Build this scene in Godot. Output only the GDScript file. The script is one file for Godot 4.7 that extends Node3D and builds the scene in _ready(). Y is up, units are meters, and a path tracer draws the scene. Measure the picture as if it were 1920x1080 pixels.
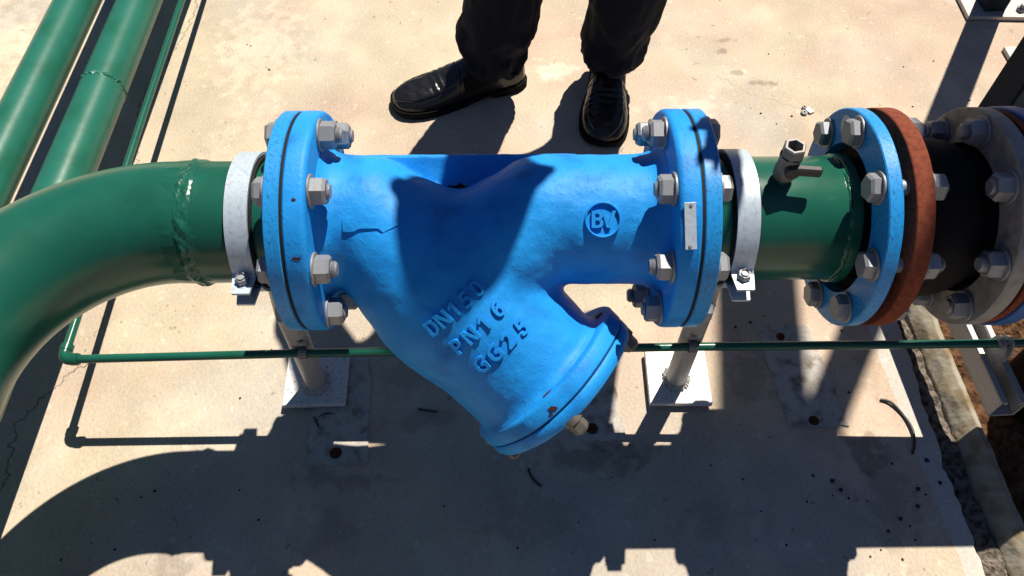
extends Node3D
# Blue Y-strainer between green pipes over a sunlit concrete slab.

const AX := 0.467            # height of the pipe axis above the slab
const XV := -0.011           # middle of the strainer along the pipe
const FR := 0.1425           # flange radius
const R2 := 0.70710678

var M := {}
var used := {}
var lumps := FastNoiseLite.new()
var rng := RandomNumberGenerator.new()

func _ready():
	rng.seed = 7
	# ---------------------------------------------------------------- camera, sky, sun, exposure
	var cam := Camera3D.new()
	cam.name = "camera"
	cam.fov = 40.055
	cam.near = 0.05
	cam.far = 200.0
	cam.transform = Transform3D(Basis(Vector3(0.999903, 0.004849, 0.013062), Vector3(0.007987, 0.568679, -0.822521), Vector3(-0.011417, 0.822545, 0.568585)), Vector3(0, 1.27278, 0.66536))
	add_child(cam)
	var we := WorldEnvironment.new()
	we.name = "environment"
	var env := Environment.new()
	env.background_mode = Environment.BG_SKY
	env.tonemap_mode = Environment.TONE_MAPPER_LINEAR
	env.tonemap_exposure = 1.6
	env.sdfgi_enabled = true
	env.ssao_enabled = true
	env.ssil_enabled = true
	var sm := ProceduralSkyMaterial.new()
	sm.sky_top_color = Color(0.33, 0.42, 0.60)
	sm.sky_horizon_color = Color(0.68, 0.74, 0.81)
	sm.sky_curve = 0.12
	sm.ground_bottom_color = Color(0.30, 0.27, 0.22)
	sm.ground_horizon_color = Color(0.45, 0.43, 0.40)
	sm.energy_multiplier = 0.39
	var sky := Sky.new()
	sky.sky_material = sm
	env.sky = sky
	we.environment = env
	add_child(we)
	var sun := DirectionalLight3D.new()
	sun.name = "sun"
	sun.light_energy = 1.6
	sun.light_color = Color(1.0, 0.955, 0.89)
	sun.light_angular_distance = 0.5
	sun.shadow_enabled = true
	sun.look_at_from_position(Vector3(0.268, 1, -0.44) * 5.0, Vector3.ZERO, Vector3.UP)
	add_child(sun)

	lumps.seed = 5
	lumps.noise_type = FastNoiseLite.TYPE_SIMPLEX
	lumps.frequency = 1.0
	make_materials()
	build_ground()
	build_kerb()
	build_strainer()
	build_left_pipe()
	build_right_spool()
	build_expansion_joint()
	build_supports()
	build_small_pipe()
	build_back_pipes()
	build_strut()
	build_posts()
	build_person()
	build_litter()

# ==================================================================== helpers
func numbered(called: String) -> String:
	var n: int = used.get(called, 0)
	used[called] = n + 1
	return called if n == 0 else "%s_%03d" % [called, n]

func thing(called: String, label: String, category: String, at := Vector3.ZERO, group := "") -> Node3D:
	var o := Node3D.new()
	o.name = numbered(called)
	o.position = at
	add_child(o)
	o.set_meta("label", label)
	o.set_meta("category", category)
	if group != "":
		o.set_meta("group", group)
	return o

func tag(o: Node, label: String, category: String, group := "") -> Node:
	o.set_meta("label", label)
	o.set_meta("category", category)
	if group != "":
		o.set_meta("group", group)
	return o

func obj(called: String, mesh: Mesh, mat: Material, parent: Node = null, xf := Transform3D()) -> MeshInstance3D:
	var o := MeshInstance3D.new()
	o.mesh = mesh
	o.material_override = mat
	o.transform = xf
	if parent == null:
		o.name = numbered(called)
		add_child(o)
	else:
		o.name = called
		parent.add_child(o, true)
	return o

func struct(called: String, mesh: Mesh, mat: Material, label: String, xf := Transform3D()) -> MeshInstance3D:
	var o := obj(called, mesh, mat, null, xf)
	o.set_meta("kind", "structure")
	o.set_meta("label", label)
	return o

func st0() -> SurfaceTool:
	var s := SurfaceTool.new()
	s.begin(Mesh.PRIMITIVE_TRIANGLES)
	return s

func tri(s: SurfaceTool, a: Vector3, b: Vector3, c: Vector3, na: Vector3, nb: Vector3, nc: Vector3):
	if (b - a).cross(c - a).dot(na + nb + nc) > 0.0:
		var t := b
		b = c
		c = t
		t = nb
		nb = nc
		nc = t
	s.set_normal(na)
	s.add_vertex(a)
	s.set_normal(nb)
	s.add_vertex(b)
	s.set_normal(nc)
	s.add_vertex(c)

func quad(s: SurfaceTool, a: Vector3, b: Vector3, c: Vector3, d: Vector3, na: Vector3, nb: Vector3, nc: Vector3, nd: Vector3):
	if (c - a).length_squared() < 1e-14 or (d - b).length_squared() < 1e-14:
		return
	if (b - a).length_squared() > 1e-14:
		tri(s, a, b, c, na, nb, nc)
	if (d - c).length_squared() > 1e-14:
		tri(s, a, c, d, na, nc, nd)

func flat(s: SurfaceTool, a: Vector3, b: Vector3, c: Vector3, d: Vector3, out: Vector3):
	var n := (b - a).cross(c - a).normalized()
	if n.length_squared() < 0.5:
		n = (c - a).cross(d - a).normalized()
	if n.dot(out) < 0.0:
		n = -n
	quad(s, a, b, c, d, n, n, n, n)

# a profile of (along, radius) turned about the x axis; edges sharper than 35 degrees stay sharp; sides = flat facets when hard
func lathe(s: SurfaceTool, prof: Array, seg := 64, xf := Transform3D(), hard := false, wob = null):
	var n := prof.size() - 1
	var nrm: Array = []
	for i in n:
		var e: Vector2 = prof[i + 1] - prof[i]
		nrm.append(Vector2(-e.y, e.x).normalized())
	for i in n:
		var n0: Vector2 = nrm[i]
		var n1: Vector2 = nrm[i]
		if not hard:
			if i > 0 and nrm[i].dot(nrm[i - 1]) > 0.8:
				n0 = (nrm[i] + nrm[i - 1]).normalized()
			if i < n - 1 and nrm[i].dot(nrm[i + 1]) > 0.8:
				n1 = (nrm[i] + nrm[i + 1]).normalized()
		var p0: Vector2 = prof[i]
		var p1: Vector2 = prof[i + 1]
		for k in seg:
			var a := TAU * k / seg
			var b := TAU * (k + 1) / seg
			var am := (a + b) * 0.5 if hard else a
			var bm := (a + b) * 0.5 if hard else b
			var w0 := 1.0
			var w1 := 1.0
			if wob != null:
				w0 = wob.call(a)
				w1 = wob.call(b)
			var va := Vector3(0, cos(a), sin(a))
			var vb := Vector3(0, cos(b), sin(b))
			var ma := Vector3(0, cos(am), sin(am))
			var mb := Vector3(0, cos(bm), sin(bm))
			quad(s, xf * (Vector3(p0.x, 0, 0) + va * p0.y * w0), xf * (Vector3(p1.x, 0, 0) + va * p1.y * w0), xf * (Vector3(p1.x, 0, 0) + vb * p1.y * w1), xf * (Vector3(p0.x, 0, 0) + vb * p0.y * w1),
				xf.basis * (Vector3(n0.x, 0, 0) + ma * n0.y), xf.basis * (Vector3(n1.x, 0, 0) + ma * n1.y), xf.basis * (Vector3(n1.x, 0, 0) + mb * n1.y), xf.basis * (Vector3(n0.x, 0, 0) + mb * n0.y))

func lathed(prof: Array, seg := 64, xf := Transform3D(), hard := false) -> ArrayMesh:
	var s := st0()
	lathe(s, prof, seg, xf, hard)
	return s.commit()

# basis whose x axis points along d
func along(d: Vector3, at := Vector3.ZERO) -> Transform3D:
	d = d.normalized()
	var u := Vector3.UP if absf(d.y) < 0.95 else Vector3.RIGHT
	var y := (u - d * d.dot(u)).normalized()
	return Transform3D(Basis(d, y, d.cross(y)), at)

func rp(pairs: Array) -> Array:
	var out: Array = []
	for i in range(0, pairs.size(), 2):
		out.append(Vector2(pairs[i], pairs[i + 1]))
	return out

# ring between x0 and x1, bore r0, outside r1, chamfered
func disc_profile(x0: float, x1: float, r0: float, r1: float, ch := 0.0015) -> Array:
	return rp([x0, r0, x0, r1 - ch, x0 + ch, r1, x1 - ch, r1, x1, r1 - ch, x1, r0, x0, r0])

func tube(s: SurfaceTool, path: Array, r: float, seg := 24, caps := true, rad = null):
	var n := path.size()
	var up := Vector3.UP
	var rings: Array = []
	var norms: Array = []
	for i in n:
		var t: Vector3 = (path[mini(i + 1, n - 1)] - path[maxi(i - 1, 0)]).normalized()
		if absf(t.dot(up)) > 0.97:
			up = Vector3.RIGHT
		var u := (up - t * t.dot(up)).normalized()
		var v := t.cross(u)
		up = u
		var ring := PackedVector3Array()
		var nn := PackedVector3Array()
		for k in seg:
			var a := TAU * k / seg
			var d := u * cos(a) + v * sin(a)
			var rr := r
			if rad != null:
				rr = rad.call(float(i) / (n - 1), a)
			ring.append(path[i] + d * rr)
			nn.append(d)
		rings.append(ring)
		norms.append(nn)
	for i in n - 1:
		for k in seg:
			var j := (k + 1) % seg
			quad(s, rings[i][k], rings[i + 1][k], rings[i + 1][j], rings[i][j], norms[i][k], norms[i + 1][k], norms[i + 1][j], norms[i][j])
	if caps:
		for e in [0, n - 1]:
			var t: Vector3 = (path[0] - path[1]).normalized() if e == 0 else (path[n - 1] - path[n - 2]).normalized()
			for k in seg:
				tri(s, path[e], rings[e][k], rings[e][(k + 1) % seg], t, t, t)

func tubed(path: Array, r: float, seg := 24, caps := true, rad = null) -> ArrayMesh:
	var s := st0()
	tube(s, path, r, seg, caps, rad)
	return s.commit()

# box with chamfered edges
func box(s: SurfaceTool, size: Vector3, xf := Transform3D(), ch := 0.001):
	var h := size * 0.5
	ch = minf(ch, minf(h.x, minf(h.y, h.z)) * 0.9)
	for ax in 3:
		var u := (ax + 1) % 3
		var v := (ax + 2) % 3
		for sg in [-1.0, 1.0]:
			var c := Vector3.ZERO
			c[ax] = h[ax] * sg
			var du := Vector3.ZERO
			du[u] = h[u] - ch
			var dv := Vector3.ZERO
			dv[v] = h[v] - ch
			flat(s, xf * (c - du - dv), xf * (c + du - dv), xf * (c + du + dv), xf * (c - du + dv), xf.basis * c)
		# edges parallel to ax
		for su in [-1.0, 1.0]:
			for sv in [-1.0, 1.0]:
				var a := Vector3.ZERO
				a[u] = h[u] * su
				a[v] = (h[v] - ch) * sv
				var b := Vector3.ZERO
				b[u] = (h[u] - ch) * su
				b[v] = h[v] * sv
				var l := Vector3.ZERO
				l[ax] = h[ax] - ch
				flat(s, xf * (a - l), xf * (a + l), xf * (b + l), xf * (b - l), xf.basis * (a + b))
	for sx in [-1.0, 1.0]:
		for sy in [-1.0, 1.0]:
			for sz in [-1.0, 1.0]:
				var g := Vector3(sx, sy, sz)
				var p := Vector3(h.x * sx, (h.y - ch) * sy, (h.z - ch) * sz)
				var q := Vector3((h.x - ch) * sx, h.y * sy, (h.z - ch) * sz)
				var w := Vector3((h.x - ch) * sx, (h.y - ch) * sy, h.z * sz)
				var nn := (xf.basis * g).normalized()
				tri(s, xf * p, xf * q, xf * w, nn, nn, nn)

func boxed(size: Vector3, xf := Transform3D(), ch := 0.001) -> ArrayMesh:
	var s := st0()
	box(s, size, xf, ch)
	return s.commit()

# a flat outline in xz (y up) extruded from y0 to y1
func slab(s: SurfaceTool, pts: PackedVector2Array, y0: float, y1: float, xf := Transform3D()):
	var idx := Geometry2D.triangulate_polygon(pts)
	var up := xf.basis * Vector3.UP
	for i in range(0, idx.size(), 3):
		var a := pts[idx[i]]
		var b := pts[idx[i + 1]]
		var c := pts[idx[i + 2]]
		tri(s, xf * Vector3(a.x, y1, a.y), xf * Vector3(b.x, y1, b.y), xf * Vector3(c.x, y1, c.y), up, up, up)
		tri(s, xf * Vector3(a.x, y0, a.y), xf * Vector3(b.x, y0, b.y), xf * Vector3(c.x, y0, c.y), -up, -up, -up)
	var area := 0.0
	for i in pts.size():
		area += pts[i].cross(pts[(i + 1) % pts.size()])
	for i in pts.size():
		var a := pts[i]
		var b := pts[(i + 1) % pts.size()]
		var e := (b - a) * signf(area)
		flat(s, xf * Vector3(a.x, y0, a.y), xf * Vector3(b.x, y0, b.y), xf * Vector3(b.x, y1, b.y), xf * Vector3(a.x, y1, a.y), xf.basis * Vector3(e.y, 0, -e.x))

# surface nets of a distance field; visits only blocks near the surface
func nets(f: Callable, lo: Vector3, hi: Vector3, cell: float) -> ArrayMesh:
	var B := 4
	var nx := int(ceil((hi.x - lo.x) / cell / B)) * B
	var ny := int(ceil((hi.y - lo.y) / cell / B)) * B
	var nz := int(ceil((hi.z - lo.z) / cell / B)) * B
	var sx := nx + 1
	var sxy := sx * (ny + 1)
	var val := PackedFloat32Array()
	val.resize(sxy * (nz + 1))
	val.fill(1e9)
	var vid := PackedInt32Array()
	vid.resize(val.size())
	vid.fill(-1)
	var reach := cell * B * 0.9 + cell
	var cells := PackedInt32Array()
	for bz in nz / B:
		for by in ny / B:
			for bx in nx / B:
				var mid := lo + Vector3(bx + 0.5, by + 0.5, bz + 0.5) * (cell * B)
				if absf(f.call(mid)) > reach * 1.25:
					continue
				for k in B + 1:
					for j in B + 1:
						for i in B + 1:
							var id := bx * B + i + (by * B + j) * sx + (bz * B + k) * sxy
							if val[id] > 1e8:
								val[id] = f.call(lo + Vector3(bx * B + i, by * B + j, bz * B + k) * cell)
							if i < B and j < B and k < B:
								cells.append(id)
	var co := PackedInt32Array([0, 1, sx, sx + 1, sxy, sxy + 1, sxy + sx, sxy + sx + 1])
	var cp: Array = []
	for c in 8:
		cp.append(Vector3(c & 1, (c >> 1) & 1, (c >> 2) & 1))
	var edges := [0, 1, 2, 3, 4, 5, 6, 7, 0, 2, 1, 3, 4, 6, 5, 7, 0, 4, 1, 5, 2, 6, 3, 7]
	var verts := PackedVector3Array()
	for id in cells:
		var mask := 0
		for c in 8:
			if val[id + co[c]] < 0.0:
				mask |= 1 << c
		if mask == 0 or mask == 255:
			continue
		var sum := Vector3.ZERO
		var cnt := 0
		for e in range(0, 24, 2):
			var p: int = edges[e]
			var q: int = edges[e + 1]
			var vp := val[id + co[p]]
			var vq := val[id + co[q]]
			if (vp < 0.0) != (vq < 0.0):
				sum += (cp[p] as Vector3).lerp(cp[q], vp / (vp - vq))
				cnt += 1
		var x := id % sx
		var y := (id / sx) % (ny + 1)
		var z := id / sxy
		vid[id] = verts.size()
		verts.append(lo + (Vector3(x, y, z) + sum / cnt) * cell)
	var nor := PackedVector3Array()
	nor.resize(verts.size())
	var ind := PackedInt32Array()
	var st := [1, sx, sxy]
	for id in cells:
		if vid[id] < 0:
			continue
		for ax in 3:
			var a: float = val[id]
			var b: float = val[id + st[ax]]
			if (a < 0.0) == (b < 0.0):
				continue
			var u: int = st[(ax + 1) % 3]
			var v: int = st[(ax + 2) % 3]
			if id < u + v:
				continue
			var q0 := vid[id]
			var q1 := vid[id - u]
			var q2 := vid[id - u - v]
			var q3 := vid[id - v]
			if q1 < 0 or q2 < 0 or q3 < 0:
				continue
			if a < 0.0:   # outside lies along +ax: turn it clockwise seen from there
				var t := q1
				q1 = q3
				q3 = t
			var n := (verts[q2] - verts[q0]).cross(verts[q3] - verts[q1])
			n = -n
			for q in [q0, q1, q2, q3]:
				nor[q] += n
			ind.append_array(PackedInt32Array([q0, q1, q2, q0, q2, q3]))
	for i in nor.size():
		nor[i] = nor[i].normalized()
	var arr := []
	arr.resize(Mesh.ARRAY_MAX)
	arr[Mesh.ARRAY_VERTEX] = verts
	arr[Mesh.ARRAY_NORMAL] = nor
	arr[Mesh.ARRAY_INDEX] = ind
	var m := ArrayMesh.new()
	m.add_surface_from_arrays(Mesh.PRIMITIVE_TRIANGLES, arr)
	return m

func smin(a: float, b: float, k: float) -> float:
	var h := maxf(k - absf(a - b), 0.0) / k
	return minf(a, b) - h * h * k * 0.25

func seg2(p: Vector2, b: float, p0: Vector2, p1: Vector2, r0: float, r1: float) -> float:
	var d := p1 - p0
	var t := clampf((p - p0).dot(d) / d.length_squared(), 0.0, 1.0)
	var q := p - p0 - d * t
	return sqrt(q.length_squared() + b * b) - lerpf(r0, r1, t)

func cone3(p: Vector3, a: Vector3, b: Vector3, r0: float, r1: float) -> float:
	var d := b - a
	var t := clampf((p - a).dot(d) / d.length_squared(), 0.0, 1.0)
	return (p - a - d * t).length() - lerpf(r0, r1, t)

# ==================================================================== materials
func lin(r: float, g: float, b: float) -> Color:
	return Color(r, g, b).linear_to_srgb()

func noise(freq: float, sd: int, oct := 4, kind := FastNoiseLite.TYPE_SIMPLEX_SMOOTH) -> FastNoiseLite:
	var n := FastNoiseLite.new()
	n.noise_type = kind
	n.frequency = freq
	n.seed = sd
	n.fractal_type = FastNoiseLite.FRACTAL_FBM
	n.fractal_octaves = oct
	return n

func ntex(freq: float, sd: int, stops: Array, size := 256, oct := 4, kind := FastNoiseLite.TYPE_SIMPLEX_SMOOTH) -> NoiseTexture2D:
	var t := NoiseTexture2D.new()
	t.width = size
	t.height = size
	t.seamless = true
	t.noise = noise(freq, sd, oct, kind)
	var g := Gradient.new()
	var off := PackedFloat32Array()
	var col := PackedColorArray()
	for e in stops:
		off.append(e[0])
		col.append(e[1])
	g.offsets = off
	g.colors = col
	t.color_ramp = g
	return t

func nnorm(freq: float, sd: int, strength: float, size := 256, oct := 4, kind := FastNoiseLite.TYPE_SIMPLEX_SMOOTH, sparse := false) -> NoiseTexture2D:
	var t := NoiseTexture2D.new()
	t.width = size
	t.height = size
	t.seamless = true
	t.as_normal_map = true
	t.bump_strength = strength
	t.noise = noise(freq, sd, oct, kind)
	if sparse:
		var gr := Gradient.new()
		gr.offsets = PackedFloat32Array([0.0, 0.12, 0.25, 0.62, 0.74, 1.0])
		gr.colors = PackedColorArray([Color(0.2, 0.2, 0.2), Color(0.44, 0.44, 0.44), Color(0.5, 0.5, 0.5), Color(0.53, 0.53, 0.53), Color(0.66, 0.66, 0.66), Color(1, 1, 1)])
		t.color_ramp = gr
	return t

func mat(called: String, tex: Texture2D, col: Color, rough: float, metal := 0.0, nm: Texture2D = null, nscale := 1.0, scale := 4.0, spec := 0.5) -> StandardMaterial3D:
	var m := StandardMaterial3D.new()
	m.resource_name = called
	m.albedo_color = col
	m.albedo_texture = tex
	m.roughness = rough
	m.metallic = metal
	m.metallic_specular = spec
	m.uv1_triplanar = true
	m.uv1_scale = Vector3.ONE * scale
	if nm:
		m.normal_enabled = true
		m.normal_texture = nm
		m.normal_scale = nscale
	M[called] = m
	return m

func g(v: float) -> Color:
	return Color(v, v, v)

func make_materials():
	var blotch := ntex(0.012, 3, [[0.0, g(0.86)], [0.45, g(0.97)], [0.6, g(1.0)], [1.0, g(0.93)]])
	var speck := ntex(0.05, 9, [[0.0, g(0.45)], [0.22, g(0.8)], [0.32, g(0.97)], [0.7, g(1.0)], [1.0, g(0.92)]], 512, 3)
	var peel := nnorm(0.03, 12, 3.0, 512, 3)
	var fine := nnorm(0.12, 14, 2.0, 512, 3)
	var castn := nnorm(0.034, 16, 9.0, 1024, 4, FastNoiseLite.TYPE_SIMPLEX_SMOOTH, true)
	var faded := ntex(0.007, 17, [[0.0, Color(0.62, 0.74, 0.80)], [0.35, Color(0.88, 0.93, 0.95)], [0.6, g(1.0)], [1.0, Color(1.0, 0.93, 0.94)]], 512, 5)
	mat("blue_cast", faded, lin(0.012, 0.255, 0.69), 0.52, 0.0, castn, 0.45, 3.6, 0.32)
	mat("blue_steel", speck, lin(0.014, 0.245, 0.63), 0.43, 0.0, peel, 0.25, 7.0, 0.4)
	mat("blue_dark", blotch, lin(0.012, 0.10, 0.36), 0.42, 0.0, peel, 0.35, 7.0)
	mat("green", ntex(0.01, 21, [[0.0, Color(0.80, 0.86, 0.80)], [0.35, g(0.95)], [0.65, g(1.0)], [1.0, Color(0.88, 0.95, 1.0)]]), lin(0.009, 0.088, 0.060), 0.26, 0.0, nnorm(0.010, 23, 4.0, 512, 3), 0.12, 4.0, 0.42)
	mat("green_faded", ntex(0.01, 22, [[0.0, Color(0.80, 0.88, 0.82)], [0.35, g(0.95)], [0.65, g(1.0)], [1.0, Color(0.88, 0.95, 1.0)]]), lin(0.016, 0.125, 0.088), 0.32, 0.0, nnorm(0.010, 24, 4.0, 512, 3), 0.12, 4.0, 0.42)
	mat("green_bead", null, lin(0.010, 0.10, 0.062), 0.2, 0.0, peel, 1.2, 12.0)
	var gal := ntex(0.03, 31, [[0.0, g(0.84)], [0.4, g(0.95)], [0.6, g(1.0)], [1.0, g(0.9)]], 512, 4)
	mat("zinc", gal, lin(0.25, 0.27, 0.30), 0.5, 0.3, fine, 0.5, 20.0)
	mat("zinc_bright", gal, lin(0.43, 0.52, 0.61), 0.42, 0.15, fine, 0.3, 9.0)
	mat("galvanised", gal, lin(0.42, 0.41, 0.39), 0.5, 0.3, fine, 0.35, 9.0)
	mat("old_zinc", ntex(0.02, 33, [[0.0, Color(0.76, 0.73, 0.69)], [0.4, g(0.92)], [0.7, g(1.0)], [1.0, Color(0.92, 0.90, 0.87)]], 256), lin(0.25, 0.255, 0.26), 0.6, 0.15, fine, 0.6, 8.0)
	mat("plate", ntex(0.03, 36, [[0.0, g(0.35)], [0.18, g(0.55)], [0.26, g(0.95)], [0.7, g(1.0)], [1.0, g(0.88)]], 512, 3), lin(0.60, 0.60, 0.60), 0.5, 0.15, fine, 0.5, 8.0)
	mat("rust", ntex(0.03, 41, [[0.0, Color(0.78, 0.74, 0.74)], [0.4, Color(0.92, 0.9, 0.9)], [0.6, g(1.0)], [1.0, Color(1.0, 0.95, 0.9)]], 512, 5), lin(0.175, 0.048, 0.026), 0.9, 0.0, fine, 0.9, 7.0, 0.3)
	mat("rust_spot", ntex(0.06, 42, [[0.0, Color(0.4, 0.3, 0.3)], [1.0, g(1.0)]]), lin(0.13, 0.048, 0.022), 0.9, 0.0, fine, 1.5, 14.0, 0.3)
	mat("rubber", blotch, lin(0.008, 0.008, 0.010), 0.7, 0.0, fine, 0.5, 9.0, 0.25)
	mat("gasket", null, lin(0.012, 0.012, 0.013), 0.7, 0.0, fine, 0.4, 9.0, 0.3)
	mat("plastic", null, lin(0.018, 0.018, 0.020), 0.5, 0.0, fine, 0.5, 20.0)
	mat("chrome", gal, lin(0.20, 0.20, 0.20), 0.5, 0.5, fine, 0.3, 16.0)
	mat("brass", gal, lin(0.125, 0.115, 0.10), 0.55, 0.35, fine, 0.4, 16.0)
	mat("dark_steel", blotch, lin(0.012, 0.019, 0.030), 0.7, 0.0, peel, 0.4, 5.0, 0.15)
	mat("grey_steel", blotch, lin(0.065, 0.092, 0.11), 0.6, 0.0, peel, 0.4, 5.0, 0.3)
	mat("cloth", ntex(0.2, 51, [[0.0, g(0.8)], [1.0, g(1.0)]]), lin(0.011, 0.014, 0.025), 0.85, 0.0, nnorm(0.25, 52, 2.0, 256, 2), 0.5, 14.0, 0.25)
	mat("leather", null, lin(0.008, 0.008, 0.010), 0.26, 0.0, nnorm(0.06, 55, 2.0, 512, 4), 0.5, 9.0, 0.5)
	mat("gusset", null, lin(0.006, 0.006, 0.007), 0.7, 0.0, nnorm(0.3, 56, 2.0), 0.6, 14.0, 0.25)
	mat("sole", null, lin(0.006, 0.006, 0.007), 0.8, 0.0, fine, 0.6, 20.0, 0.2)
	mat("shirt", blotch, lin(0.20, 0.27, 0.42), 0.9, 0.0, null, 1.0, 6.0, 0.2)
	mat("skin", blotch, lin(0.30, 0.17, 0.11), 0.6, 0.0, null, 1.0, 6.0)
	mat("hair", null, lin(0.02, 0.015, 0.012), 0.7)
	mat("cable", null, lin(0.012, 0.012, 0.013), 0.5, 0.0, fine, 0.4, 20.0)
	mat("stone", ntex(0.05, 61, [[0.0, g(0.6)], [1.0, g(1.0)]]), lin(0.055, 0.052, 0.054), 0.85, 0.0, fine, 1.0, 30.0, 0.3)
	mat("soil", ntex(0.02, 63, [[0.0, Color(0.35, 0.3, 0.28)], [0.4, Color(0.75, 0.68, 0.62)], [0.65, g(1.0)], [1.0, Color(1.0, 0.95, 0.85)]], 512, 5), lin(0.115, 0.066, 0.038), 0.95, 0.0, nnorm(0.04, 64, 10.0, 512, 5), 1.2, 4.0, 0.2)
	mat("kerb", ntex(0.015, 66, [[0.0, Color(0.62, 0.56, 0.46)], [0.3, Color(0.86, 0.80, 0.70)], [0.5, g(0.96)], [1.0, g(1.0)]], 512, 5), lin(0.32, 0.295, 0.24), 0.9, 0.0, nnorm(0.05, 67, 3.0, 512, 5), 0.5, 3.0, 0.2)
	mat("grit", ntex(0.03, 68, [[0.0, g(0.2)], [0.35, g(0.55)], [0.6, g(0.85)], [1.0, g(1.0)]], 512, 5), lin(0.25, 0.215, 0.18), 0.95, 0.0, nnorm(0.06, 69, 9.0, 512, 5), 1.1, 4.0, 0.2)
	mat("grout", ntex(0.012, 71, [[0.0, Color(0.62, 0.58, 0.54)], [0.4, g(0.92)], [0.7, g(1.0)], [1.0, Color(0.86, 0.85, 0.86)]], 512, 5), lin(0.42, 0.40, 0.37), 0.9, 0.0, nnorm(0.1, 72, 2.5, 512, 4), 0.7, 4.0, 0.2)
	mat("far_concrete", ntex(0.012, 73, [[0.0, Color(0.92, 0.90, 0.88)], [0.5, g(0.97)], [1.0, g(1.0)]], 512, 5), lin(0.44, 0.37, 0.282), 0.92, 0.0, nnorm(0.1, 74, 2.0, 512, 4), 0.4, 0.8, 0.2)

# ==================================================================== ground
const GX0 := -1.55
const GX1 := 1.62
const GZ0 := -1.45
const GZ1 := 0.65

func chan(freq: float, sd: int, w: int, h: int, oct: int, kind := FastNoiseLite.TYPE_SIMPLEX_SMOOTH) -> PackedByteArray:
	var n := noise(freq, sd, oct, kind)
	var im := n.get_image(w, h, false, false, true)
	im.convert(Image.FORMAT_L8)
	return im.get_data()

func blot(dark: PackedFloat32Array, w: int, h: int, x: float, z: float, rx: float, rz: float, amount: float, sd: int):
	# an irregular stain of its own shape
	var px := (x - GX0) / (GX1 - GX0) * w
	var pz := (z - GZ0) / (GZ1 - GZ0) * h
	var ax := rx / (GX1 - GX0) * w
	var az := rz / (GZ1 - GZ0) * h
	var n := noise(0.035, sd, 5)
	for j in range(maxi(0, int(pz - az * 1.6)), mini(h, int(pz + az * 1.6))):
		for i in range(maxi(0, int(px - ax * 1.6)), mini(w, int(px + ax * 1.6))):
			var d := Vector2((i - px) / ax, (j - pz) / az).length() + n.get_noise_2d(i, j) * 0.9
			dark[j * w + i] += amount * (1.0 - smoothstep(0.35, 1.0, d))

func crack(dark: PackedFloat32Array, w: int, h: int, pts: Array, amount: float, sd: int):
	var n := noise(0.05, sd, 4)
	for k in pts.size() - 1:
		var a: Vector2 = pts[k]
		var b: Vector2 = pts[k + 1]
		var steps := int(a.distance_to(b) / 0.0005) + 1
		for s in steps:
			var p := a.lerp(b, float(s) / steps)
			var nn := (b - a).normalized().orthogonal()
			p += nn * n.get_noise_2d(p.x * 800.0, p.y * 800.0) * 0.012
			var i := int((p.x - GX0) / (GX1 - GX0) * w)
			var j := int((p.y - GZ0) / (GZ1 - GZ0) * h)
			if i > 0 and j > 0 and i < w - 1 and j < h - 1:
				dark[j * w + i] = minf(dark[j * w + i], -amount)
				if n.get_noise_2d(p.x * 900.0, p.y * 900.0 + 50.0) > 0.1:
					dark[j * w + i + 1] = minf(dark[j * w + i + 1], -amount * 0.6)

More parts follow.
